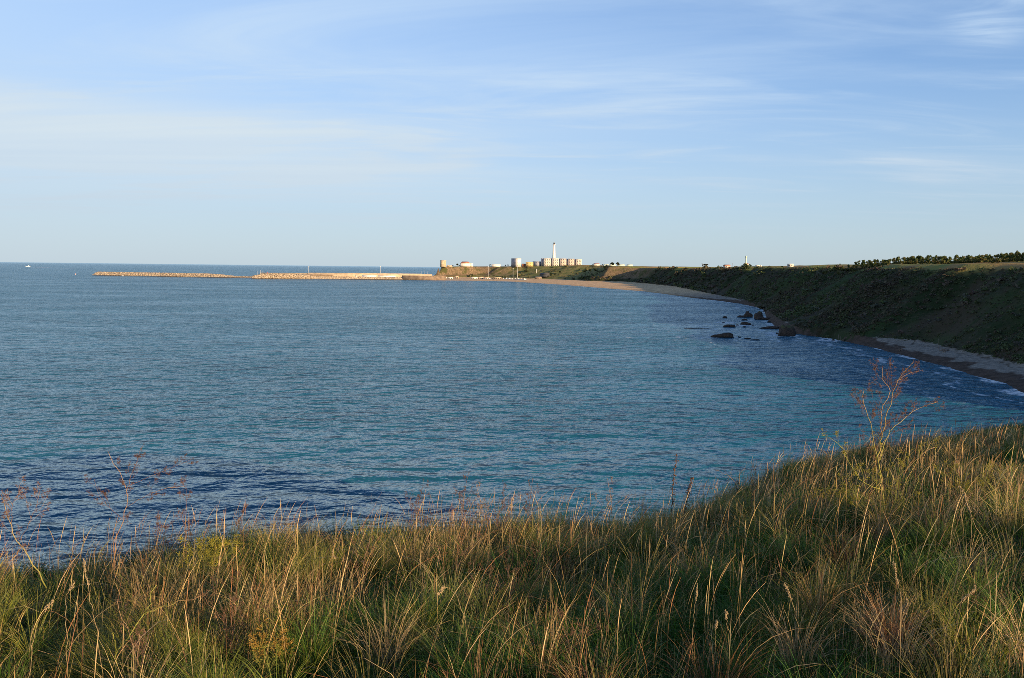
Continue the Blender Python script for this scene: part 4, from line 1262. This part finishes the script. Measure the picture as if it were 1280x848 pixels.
for px, py, h_, lb in [(1173.8, 436, 4.2, 'thin leaning bare pole at the back of the shaded beach'), (1049, 418.5, 3.4, 'pale bare pole on the shore right of the rock stack'), (1051.5, 418.2, 2.2, 'shorter pale pole beside the bare pole near the rock stack')]:
    p = plane_at(px, py, 3.0); z = ground_z(p[0], p[1])
    q_ = MB().tube([(0, 0, -.3), (-.1, 0, h_ * .5), (-.35, 0, h_)], [.13, .11, .07], 6).build('beach_pole', M['wood'], None, loc=(p[0], p[1], z))
    tag(q_, lb, 'pole')

# ------------------------------------------------------------------ tall plants of the foreground
def gp(px, py, r):
    """a point seen at px,py at horizontal distance r"""
    w = ray(px, py); t_ = r / math.hypot(w[0], w[1])
    return np.array([w[0] * t_, w[1] * t_, H + w[2] * t_])


def spl(pts, n=14):
    """smooth path through points (Catmull-Rom)"""
    p = np.array(pts, float); p = np.concatenate([[2 * p[0] - p[1]], p, [2 * p[-1] - p[-2]]])
    out = []
    m_ = len(p) - 3
    for i in range(m_):
        for t_ in np.linspace(0, 1, max(2, n // m_), endpoint=(i == m_ - 1)):
            a_, b_, c_, d_ = p[i:i + 4]
            out.append(.5 * ((2 * b_) + (c_ - a_) * t_ + (2 * a_ - 5 * b_ + 4 * c_ - d_) * t_ ** 2 + (3 * b_ - a_ - 3 * c_ + d_) * t_ ** 3))
    return np.array(out)


TAN = (0.40, 0.26, 0.15); RUST = (0.21, 0.115, 0.07); YGR = (0.30, 0.29, 0.06); OLV = (0.16, 0.17, 0.05); BRN = (0.15, 0.08, 0.045); YEL = (0.33, 0.29, 0.035)


class Plant:
    def __init__(s, name, label, cat, group=None):
        s.st = MB(); s.um = MB(); s.name, s.label, s.cat, s.group = name, label, cat, group; s.base = None

    def stem(s, pts, r0, r1, c0, c1=None, n=14):
        P = spl(pts, n); m_ = len(P)
        P[1:] += RNG.normal(size=(m_ - 1, 3)) * min(.006, r0 * 1.3)
        r0, r1 = r0 * .68, r1 * .75
        c1 = c0 if c1 is None else c1
        t_ = np.linspace(0, 1, m_)[:, None]
        s.st.tube(P, np.linspace(r0, r1, m_), 5, True, np.array(c0) * (1 - t_) + np.array(c1) * t_)
        if s.base is None: s.base = P[0]
        return P

    def twigs(s, P, n, ln, r, c, t0=.35, sub=2, ang=.8, umbel=None, us=.05):
        for i in range(n):
            k_ = int((t0 + (1 - t0) * (i + RNG.uniform(0, 1)) / n) * (len(P) - 1)); k_ = min(max(k_, 1), len(P) - 2)
            d = unit(P[k_ + 1] - P[k_ - 1])
            sd = unit(np.cross(d, RNG.normal(size=3)))
            l = ln * RNG.uniform(.5, 1.2) * (1.1 - .6 * k_ / len(P))
            e_ = P[k_] + (d * math.cos(ang) + sd * math.sin(ang)) * l * .55
            f_ = e_ + (d * .8 + sd * .35 + np.array([0, 0, .25]) + RNG.normal(size=3) * .15) * l * .5
            rt = r * RNG.uniform(.7, 1.1)
            T = s.stem([P[k_], e_, f_], rt, rt * .5, c, n=8)
            if sub: s.twigs(T, 3, l * .45, rt * .6, c, .3, sub - 1, ang, umbel, us)
            elif umbel is not None: s.umbel(T[-1], unit(T[-1] - T[-2]), us * RNG.uniform(.6, 1.2), umbel)
        if umbel is not None and sub: s.umbel(P[-1], unit(P[-1] - P[-2]), us, umbel)

    def umbel(s, p, d, size, c, k=6):
        for i in range(k):
            v = unit(d + RNG.normal(size=3) * .55) * size * RNG.uniform(.6, 1.1)
            s.st.tube([p, p + v * .6 + (0, 0, size * .04), p + v], size * .022 + .0004, 3, False, np.array(c) * .8)
            q_ = p + v; rr_ = size * RNG.uniform(.07, .15)
            o = np.array([(1, 0, 0), (0, 1, 0), (-1, 0, 0), (0, -1, 0), (0, 0, .8), (0, 0, -.8)]) * rr_ + q_
            s.um.add(o, (), [(0, 1, 4), (1, 2, 4), (2, 3, 4), (3, 0, 4), (1, 0, 5), (2, 1, 5), (3, 2, 5), (0, 3, 5)], np.array(c) * RNG.uniform(.7, 1.25))

    def sprig(s, P, n, c, ln=.05, r=.0012):
        for i in range(n):
            k_ = int(RNG.integers(1, len(P) - 1))
            v = unit(RNG.normal(size=3) + (0, 0, .5)) * ln * RNG.uniform(.4, 1)
            s.st.tube([P[k_], P[k_] + v], [r, r * .6], 3, False, c)

    def build(s, part='umbel_heads'):  # umbel tips: yellow flowers on green stems, dry seed heads on brown ones
        b = np.array(s.base)
        root = thing(s.name, s.label, s.cat, b, 0, s.group)
        s.st.v = [v - b for v in s.st.v]; s.st.build('stem', M['stalk'], root, False, True)
        if s.um.v:
            s.um.v = [v - b for v in s.um.v]; s.um.build(part, M['stalk'], root, False, True)
        return root


# A: big dry fennel on the right, with a yellow-green lower half
P = Plant('fennel_plant', 'tallest dry fennel plant, bare brown branches above yellow green stems', 'wild fennel')
R0 = 8.6
g = lambda x_, y_, dr=0.0: gp(x_, y_, R0 + dr)
m1 = P.stem([g(1108, 690), g(1104, 620, .05), g(1098, 570, .1), g(1104, 540, .1), g(1112, 505, .05), g(1122, 476), g(1142, 452, -.1)], .0105, .0035, YGR, TAN, 24)
m2 = P.stem([g(1103, 600), g(1094, 560, -.1), g(1088, 530, -.2), g(1079, 505, -.3), g(1078, 488, -.3)], .008, .003, YGR, TAN)
m3 = P.stem([g(1100, 575), g(1109, 545, .2), g(1125, 528, .3), g(1150, 510, .5), g(1170, 503, .5)], .006, .0025, YGR, TAN)
m4 = P.stem([g(1103, 545), g(1101, 518, -.2), g(1112, 490, -.2), g(1104, 474, -.25), g(1102, 460, -.3)], .006, .0022, TAN, TAN)
m5 = P.stem([g(1101, 612), g(1075, 600, -.2), g(1060, 575, -.3), g(1047, 555, -.4), g(1032, 545, -.4)], .006, .0025, YGR, YGR)
m6 = P.stem([g(1106, 640), g(1082, 622, .1), g(1052, 612, .2), g(1030, 612, .2)], .006, .003, YGR, YGR)
m7 = P.stem([g(1106, 630), g(1120, 600, -.3), g(1150, 570, -.4), g(1168, 560, -.4)], .006, .003, YGR, TAN)
m8 = P.stem([g(1120, 477), g(1134, 468, .1), g(1150, 464, .2)], .0035, .002, TAN, RUST)
for m_ in (m1, m2, m3, m4): P.twigs(m_, 12, .24, .0023, RUST, .3, 2, .8, RUST, .022)
P.twigs(m8, 3, .1, .0016, RUST, .3, 1, .8, BRN, .025)
for m_ in (m5, m6, m7): P.twigs(m_, 6, .20, .002, YGR, .3, 1, .8, YEL, .04)
P.twigs(m1[:12], 8, .26, .0026, YGR, .2, 1, .8, YEL, .04)
for _ in range(18):
    x_ = RNG.uniform(1050, 1150)
    q_ = P.stem([g(1106, 690, RNG.uniform(-.2, .2)), g((x_ + 1106) / 2, 650, RNG.uniform(-.3, .3)), g(x_, RNG.uniform(560, 625), RNG.uniform(-.5, .5))], .004, .002, OLV, YGR)
    P.twigs(q_, 4, .12, .0015, YGR, .4, 1, .7, YEL if RNG.uniform() < .5 else None, .03)
P.build()

# B: dry shrub at left
P = Plant('dry_shrub', 'bare reddish dry plant standing alone on the left grass edge', 'dry plant')
R0 = 7.4
m1 = P.stem([g(146, 730), g(143, 695), g(148, 668, .05), g(156, 640, .1), g(158, 615, .1), g(149, 590, .05), g(137, 566)], .0075, .0022, RUST, TAN, 20)
m2 = P.stem([g(157, 620), g(163, 600, .1), g(170, 580, .1), g(178, 556)], .003, .0014, RUST, RUST)
m3 = P.stem([g(158, 635), g(178, 622, -.1), g(200, 613, -.2), g(230, 608, -.2)], .003, .0012, RUST, TAN)
m4 = P.stem([g(161, 607), g(190, 595, .2), g(215, 585, .3), g(240, 574, .3)], .0026, .001, RUST, RUST)
m5 = P.stem([g(153, 650), g(138, 636, .1), g(125, 622, .1), g(118, 600, .1)], .0026, .001, RUST, RUST)
for m_ in (m1, m2, m3, m4, m5): P.twigs(m_, 6, .16, .0012, RUST, .35, 2, .7, BRN, .016)
m6 = P.stem([g(145, 690), g(155, 708, -.2), g(163, 735, -.3)], .005, .003, TAN, TAN)
P.build()

# C: left frame edge
P = Plant('fennel_plant', 'dry fennel with green lower stem at the far left of the grass', 'wild fennel')
R0 = 6.6
m1 = P.stem([g(58, 735), g(42, 705), g(22, 675, .05), g(10, 648, .1), g(2, 620, .1)], .0075, .003, YGR, TAN)
m2 = P.stem([g(24, 678), g(36, 655, -.1), g(46, 632, -.1), g(50, 612, -.1)], .0028, .0012, RUST, RUST)
m3 = P.stem([g(14, 655), g(16, 630), g(28, 612, .1)], .0026, .0012, RUST, RUST)
for m_ in (m1, m2, m3): P.twigs(m_, 6, .17, .0014, TAN, .35, 2, .8, RUST, .015)
P.build()

# D: reddish dry weeds along the brow
WD = [(522, 655, 600, 8.2, 'reddish dry weed on the grass brow below the middle of the bay'), (578, 655, 592, 8.3, 'taller reddish dry weed with a forked tip on the brow'), (604, 665, 604, 8.5, 'reddish weed between the forked weed and the pale tuft'),
      (632, 665, 602, 8.6, 'reddish weed with upright twigs over the brow grass'), (660, 660, 600, 8.7, 'dense reddish weed at the right of the brow cluster'), (205, 700, 640, 7.6, 'thin dry weed next to the yellow bush on the brow'),
      (232, 690, 596, 7.7, 'thin upright dry weed behind the yellow bush'), (300, 690, 632, 7.9, 'short forked dry weed where the brow meets the water'), (925, 640, 590, 12.5, 'dark dry weed on the bend of the grassy brow'), (765, 655, 600, 9.4, 'pale dry weed clump above the grass edge')]
for px, yb, yt_, R0, lb in WD:
    P = Plant('dry_weed', lb, 'dry weed', 'dry weeds along the brow')
    dx = RNG.uniform(-10, 10)
    cc = TAN if 'pale' in lb else RUST
    m1 = P.stem([g(px, yb + 40), g(px + dx * .3, yb), g(px + dx * .2, (yb + yt_) / 2, .1), g(px + dx, yt_)], .005, .0015, cc, cc)
    P.twigs(m1, 9, .17, .0015, cc, .3, 2, .65, np.array(cc) * .8, .018)
    for _ in range(2 if yb < 690 else 1):
        m2 = P.stem([g(px + RNG.uniform(-6, 6), yb + 40), g(px + RNG.uniform(-14, 14), yb - 15, .1), g(px + RNG.uniform(-24, 24), yt_ + 18, RNG.uniform(-.2, .3))], .0035, .0012, cc, cc)
        P.twigs(m2, 6, .13, .0012, cc, .35, 1, .65, np.array(cc) * .8, .018)
    P.build()

# E: dock spikes
for pts, lb in [(((838, 668), (840, 635), (842, 600), (847, 571)), 'tall brown dock spike above the brow grass'), (((852, 668), (856, 640), (860, 615), (866, 597)), 'shorter brown dock spike leaning right on the brow')]:
    P = Plant('dock_spike', lb, 'dock plant'); R0 = 10
    m1 = P.stem([g(*q_) for q_ in pts], .008, .004, BRN, BRN, 20)
    for p_ in m1[7:]:
        for _ in range(7):
            o = p_ + RNG.normal(size=3) * .012
            P.um.add(np.array([(1, 0, 0), (0, 1, 0), (-1, 0, 0), (0, -1, 0), (0, 0, 1), (0, 0, -1)]) * .009 + o, (), [(0, 1, 4), (1, 2, 4), (2, 3, 4), (3, 0, 4), (1, 0, 5), (2, 1, 5), (3, 2, 5), (0, 3, 5)], np.array(BRN) * RNG.uniform(.7, 1.4))
    P.twigs(m1, 4, .1, .0016, BRN, .2, 1, .7)
    P.build('seed_clusters')
P = Plant('bare_branch', 'thin leafless arching branch on the bend of the brow', 'branch'); R0 = 12
m1 = P.stem([g(946, 640), g(936, 622), g(922, 606), g(905, 592), g(893, 588)], .008, .003, RUST, TAN); P.twigs(m1, 6, .2, .0025, RUST, .3, 1, .7)
P.build()

# F: yellow green fennel bushes
def fbush(label, px, py, R_, spread, hgt, n, uc, name='fennel_bush'):
    global R0
    R0 = R_
    P = Plant(name, label, 'wild fennel')
    b = gp(px, py, R_)
    for i in range(n):
        a_ = RNG.uniform(0, 2 * PI); s_ = RNG.uniform(.1, 1) * spread
        tip = b + np.array([math.cos(a_) * s_, math.sin(a_) * s_ * .7, hgt * RNG.uniform(.55, 1)])
        q_ = P.stem([b, (b + tip) / 2 + RNG.normal(size=3) * .04 + (0, 0, .05), tip], .004, .0018, OLV, YGR, 10)
        P.sprig(q_, 14, np.array(YGR) * RNG.uniform(.7, 1.2), .07, .0016)
        P.twigs(q_, 4, .12, .0015, YGR, .35, 1, .8, uc, .035)
    P.build()
fbush('bushy yellow green fennel glowing on the left brow', 262, 722, 6.9, .30, .36, 12, YEL)
fbush('small yellow flowered fennel low in the left corner grass', 335, 842, 4.6, .14, .2, 6, (.34, .20, .04))
fbush('low yellow flowered weed at the bottom edge middle', 672, 860, 4.4, .10, .12, 5, YEL)
fbush('yellow flowered fennel sprays right of the tall fennel', 1225, 640, 10.5, .8, .55, 14, YEL)
fbush('yellow dotted fennel left of the tall fennel stem', 1050, 655, 9.2, .35, .42, 10, YEL)

# G: bent stems in the near grass
P = Plant('bent_stem', 'thick bent yellow green stem forking in the left foreground', 'plant stem'); R0 = 4.7
m1 = P.stem([g(143, 870), g(146, 835), g(150, 812), g(180, 768), g(188, 750, .1), g(194, 733, .1)], .0065, .003, YGR, YGR, 18)
P.stem([g(180, 768), g(205, 757, -.05), g(222, 752, -.1), g(248, 748, -.1)], .0045, .0028, YGR, RUST)
P.stem([g(147, 820), g(143, 800, -.1), g(140, 790, -.1)], .0035, .002, YGR, YGR)
P.twigs(m1, 3, .07, .0016, RUST, .7, 0)
P.build()
for px, py, R_, lb in [(600, 790, 5.6, 'red stemmed dry weed sprawling in the middle foreground'), (560, 740, 6.4, 'rusty twiggy weed in the pale tuft of the middle grass'), (640, 760, 6.0, 'pale red dry weed right of the rusty twiggy one'), (175, 845, 4.5, 'small rusty weed at the bottom beside the bent stem'), (720, 846, 4.4, 'curled brown dead leaf stalk at the bottom edge'), (450, 740, 6.2, 'thin rusty weed left of the pale grass tuft'), (1120, 840, 4.6, 'rusty weed at the bottom right among the stalks'), (290, 800, 5.0, 'rusty branching weed under the yellow bush')]:
    R0 = R_
    P = Plant('rusty_weed', lb, 'dry weed', 'rusty weeds in the near grass')
    for _ in range(5):
        dx = RNG.uniform(-45, 45); up = RNG.uniform(45, 95)
        m1 = P.stem([g(px, py + 25), g(px + dx * .3, py - up * .4, RNG.uniform(-.2, .2)), g(px + dx, py - up, RNG.uniform(-.3, .3))], .0038, .0014, RUST, TAN if RNG.uniform() < .4 else RUST)
        P.twigs(m1, 5, .12, .0014, RUST, .35, 1, .7, RUST, .016)
    P.build()

# H: single seed stalks that stand out close to the camera
SS = [((862, 868), (866, 800), (868, 760), (872, 735), 'tall pale seed stalk, thickest one at the bottom middle right'), ((893, 868), (893, 820), (895, 790), (896, 777), 'pale seed stalk just right of the thickest stalk'), ((912, 868), (912, 820), (909, 780), (907, 765), 'short pale seed stalk with upright head, third of the middle group'),
      ((1012, 868), (1000, 800), (992, 760), (980, 730), 'pale seed stalk leaning left, lower right foreground'), ((1090, 868), (1120, 800), (1126, 775), (1135, 750), 'broad golden blade stalk leaning right in the lower right'), ((1146, 868), (1130, 780), (1125, 740), (1117, 705), 'long thin reed stalk leaning left, right foreground'),
      ((1248, 868), (1232, 700), (1218, 655), (1201, 610), 'long brown reed leaning left beside the tall fennel'), ((36, 868), (42, 800), (52, 770), (66, 752), 'pale stalk drooping right in the left foreground'), ((88, 868), (82, 790), (84, 745), (92, 730), 'pale upright stalk left of the bent stem'),
      ((130, 868), (120, 780), (112, 745), (105, 700), 'pale seed stalk leaning left near the left edge'), ((590, 868), (580, 770), (560, 735), (548, 742), 'pale drooping seed stalk left of the red weed'), ((430, 790), (428, 745), (420, 705), (415, 690), 'thin seed stalk in the grass left of the middle tuft'), ((1193, 868), (1180, 800), (1195, 760), (1220, 735), 'pale arching stalk in the lower right corner')]
for *pts, lb in SS:
    P = Plant('seed_stalk', lb, 'grass stalk', 'single seed stalks in the near grass'); R0 = 4.2 if pts[0][1] > 800 else 6
    m1 = P.stem([g(*q_, RNG.uniform(-.1, .1)) for q_ in pts], .0024, .0013, (.26, .19, .09), (.40, .29, .15), 22)
    for p_ in spl(m1[-5:], 14):
        for _ in range(7):
            o = p_ + RNG.normal(size=3) * np.array([.0022, .0022, .005])
            P.um.add(np.array([(1, 0, 0), (0, 1, 0), (-1, 0, 0), (0, -1, 0), (0, 0, 2.4), (0, 0, -1)]) * .0026 + o, (), [(0, 1, 4), (1, 2, 4), (2, 3, 4), (3, 0, 4), (1, 0, 5), (2, 1, 5), (3, 2, 5), (0, 3, 5)], np.array((.38, .28, .15)) * RNG.uniform(.75, 1.2))
    P.build('seed_head')

# ------------------------------------------------------------------ light and sky
SUN_AZ, SUN_EL = 138.0, 11.5          # degrees: clockwise from straight ahead, and up
sd = Vector((math.sin(math.radians(SUN_AZ)) * math.cos(math.radians(SUN_EL)), math.cos(math.radians(SUN_AZ)) * math.cos(math.radians(SUN_EL)), math.sin(math.radians(SUN_EL))))
sl = bpy.data.lights.new('sun', 'SUN'); sl.energy = 5.0; sl.angle = math.radians(0.5); sl.color = (1.0, 0.72, 0.42)
so = bpy.data.objects.new('sun', sl); COL.objects.link(so); so.location = (60, -60, 120)
so.rotation_euler = sd.to_track_quat('Z', 'Y').to_euler()

wd_ = bpy.data.worlds.new('World'); SC.world = wd_; wd_.use_nodes = True
nt = wd_.node_tree; nt.nodes.clear()
def N(kind, **kw):
    n = nt.nodes.new(kind)
    for k_, v_ in kw.items(): setattr(n, k_, v_)
    return n
def L_(a_, b_): nt.links.new(a_, b_)
sky = N('ShaderNodeTexSky', sky_type='NISHITA', sun_disc=False)
sky.sun_elevation = math.radians(SUN_EL); sky.sun_rotation = math.radians(SUN_AZ)
sky.altitude = 30; sky.air_density = 1.0; sky.dust_density = 0.6; sky.ozone_density = 3.0
tint = N('ShaderNodeMix', data_type='RGBA', blend_type='MULTIPLY'); tint.inputs[0].default_value = 1
L_(sky.outputs[0], tint.inputs[6]); tint.inputs[7].default_value = (0.64, 0.90, 1.22, 1)
# thin high cirrus: noise on the view direction flattened onto a layer overhead
tc = N('ShaderNodeTexCoord'); sp = N('ShaderNodeSeparateXYZ'); L_(tc.outputs['Generated'], sp.inputs[0])
zz = N('ShaderNodeMath', operation='ADD'); L_(sp.outputs[2], zz.inputs[0]); zz.inputs[1].default_value = 0.06
zc = N('ShaderNodeMath', operation='MAXIMUM'); L_(zz.outputs[0], zc.inputs[0]); zc.inputs[1].default_value = 0.03
dv_ = N('ShaderNodeVectorMath', operation='DIVIDE'); cb_ = N('ShaderNodeCombineXYZ')
for i in range(3): L_(zc.outputs[0], cb_.inputs[i])
L_(tc.outputs['Generated'], dv_.inputs[0]); L_(cb_.outputs[0], dv_.inputs[1])
def wnoise(scale, rot, sc_, det, loc=(0, 0, 0), dist=.6):
    mp = N('ShaderNodeMapping'); L_(dv_.outputs[0], mp.inputs[0]); mp.inputs['Scale'].default_value = sc_; mp.inputs['Rotation'].default_value = (0, 0, math.radians(rot)); mp.inputs['Location'].default_value = loc
    n = N('ShaderNodeTexNoise'); L_(mp.outputs[0], n.inputs['Vector']); n.inputs['Scale'].default_value = scale; n.inputs['Detail'].default_value = det
    n.inputs['Roughness'].default_value = .58; n.inputs['Distortion'].default_value = dist
    return n.outputs['Fac']
def wr(f, a_, b_, lo=0., hi=1.):
    n = N('ShaderNodeMapRange', interpolation_type='SMOOTHSTEP'); L_(f, n.inputs[0])
    n.inputs[1].default_value = a_; n.inputs[2].default_value = b_; n.inputs[3].default_value = lo; n.inputs[4].default_value = hi
    return n.outputs[0]
def wm(op, a_, b_):
    n = N('ShaderNodeMath', operation=op)
    for s_, v_ in zip(n.inputs, (a_, b_)):
        if hasattr(v_, 'is_linked'): L_(v_, s_)
        else: s_.default_value = v_
    return n.outputs[0]
c1 = wr(wnoise(.55, 8, (.6, 1.6, 1), 8, (3.1, 1.2, 0)), .46, .80)
c2 = wr(wnoise(1.2, -24, (.5, 1.5, 1), 9, (2.4, 6.2, 0), .9), .48, .80)
zf = wr(sp.outputs[2], .0, .30)
veil = N('ShaderNodeMix', data_type='RGBA'); L_(zf, veil.inputs[0])
veil.inputs[6].default_value = (3.45, 4.05, 4.55, 1); veil.inputs[7].default_value = (3.4, 4.4, 5.6, 1)
# broad milky band low in the left half
bandf = wm('MULTIPLY', wr(sp.outputs[2], .06, .15), wr(sp.outputs[2], .20, .15))
bandf = wm('MULTIPLY', bandf, wr(sp.outputs[0], .40, -.35))
bandf = wm('MULTIPLY', bandf, wr(wnoise(.5, 3, (.25, 1.2, 1), 5, (5.1, 2.2, 0)), .30, .60))
v2 = N('ShaderNodeMix', data_type='RGBA'); L_(bandf, v2.inputs[0]); L_(veil.outputs[2], v2.inputs[6]); v2.inputs[7].default_value = (4.15, 4.7, 5.0, 1)
base = wm('SUBTRACT', wr(sp.outputs[2], .0, .32, .80, .42), wr(sp.outputs[2], .28, .5, 0, .42))
base = wm('SUBTRACT', base, wm('MULTIPLY', sp.outputs[0], wr(sp.outputs[2], .0, .25, .15, .50)))
wisps = wm('ADD', wm('MULTIPLY', c1, .42), wm('MULTIPLY', c2, .32))
cl = wm('ADD', base, wm('MULTIPLY', wisps, wm('MULTIPLY', wr(sp.outputs[2], .02, .14), wr(sp.outputs[2], .55, .32))))
cl = wm('ADD', cl, wm('MULTIPLY', bandf, .20))
# one small bright cloud high on the right
dd = N('ShaderNodeVectorMath', operation='DISTANCE'); L_(tc.outputs['Generated'], dd.inputs[0]); dd.inputs[1].default_value = Vector(ray(1242, -2)).normalized()
puff = wm('MULTIPLY', wr(dd.outputs['Value'], .065, .01), wr(wnoise(2.2, -20, (.6, 1.3, 1), 8, (1., 2., 0), .8), .40, .62))
cl = wm('ADD', cl, wm('MULTIPLY', puff, .7))
cl = wm('MAXIMUM', wm('MINIMUM', cl, .96), 0.0)
cm = N('ShaderNodeMix', data_type='RGBA'); L_(cl, cm.inputs[0]); L_(tint.outputs[2], cm.inputs[6]); L_(v2.outputs[2], cm.inputs[7])
bg = N('ShaderNodeBackground'); L_(cm.outputs[2], bg.inputs[0]); bg.inputs[1].default_value = 0.1
wo = N('ShaderNodeOutputWorld'); L_(bg.outputs[0], wo.inputs[0])

SC.view_settings.view_transform = 'Standard'
SC.view_settings.look = 'None'
SC.view_settings.exposure = 0.75
SC.view_settings.gamma = 1.0
SC.render.film_transparent = False
SC.cycles.max_bounces = 5
SC.cycles.diffuse_bounces = 3
SC.cycles.transmission_bounces = 2
SC.cycles.caustics_reflective = False
SC.cycles.use_denoising = False
SC.cycles.pixel_filter_type = 'BLACKMAN_HARRIS'
SC.cycles.filter_width = 0.8
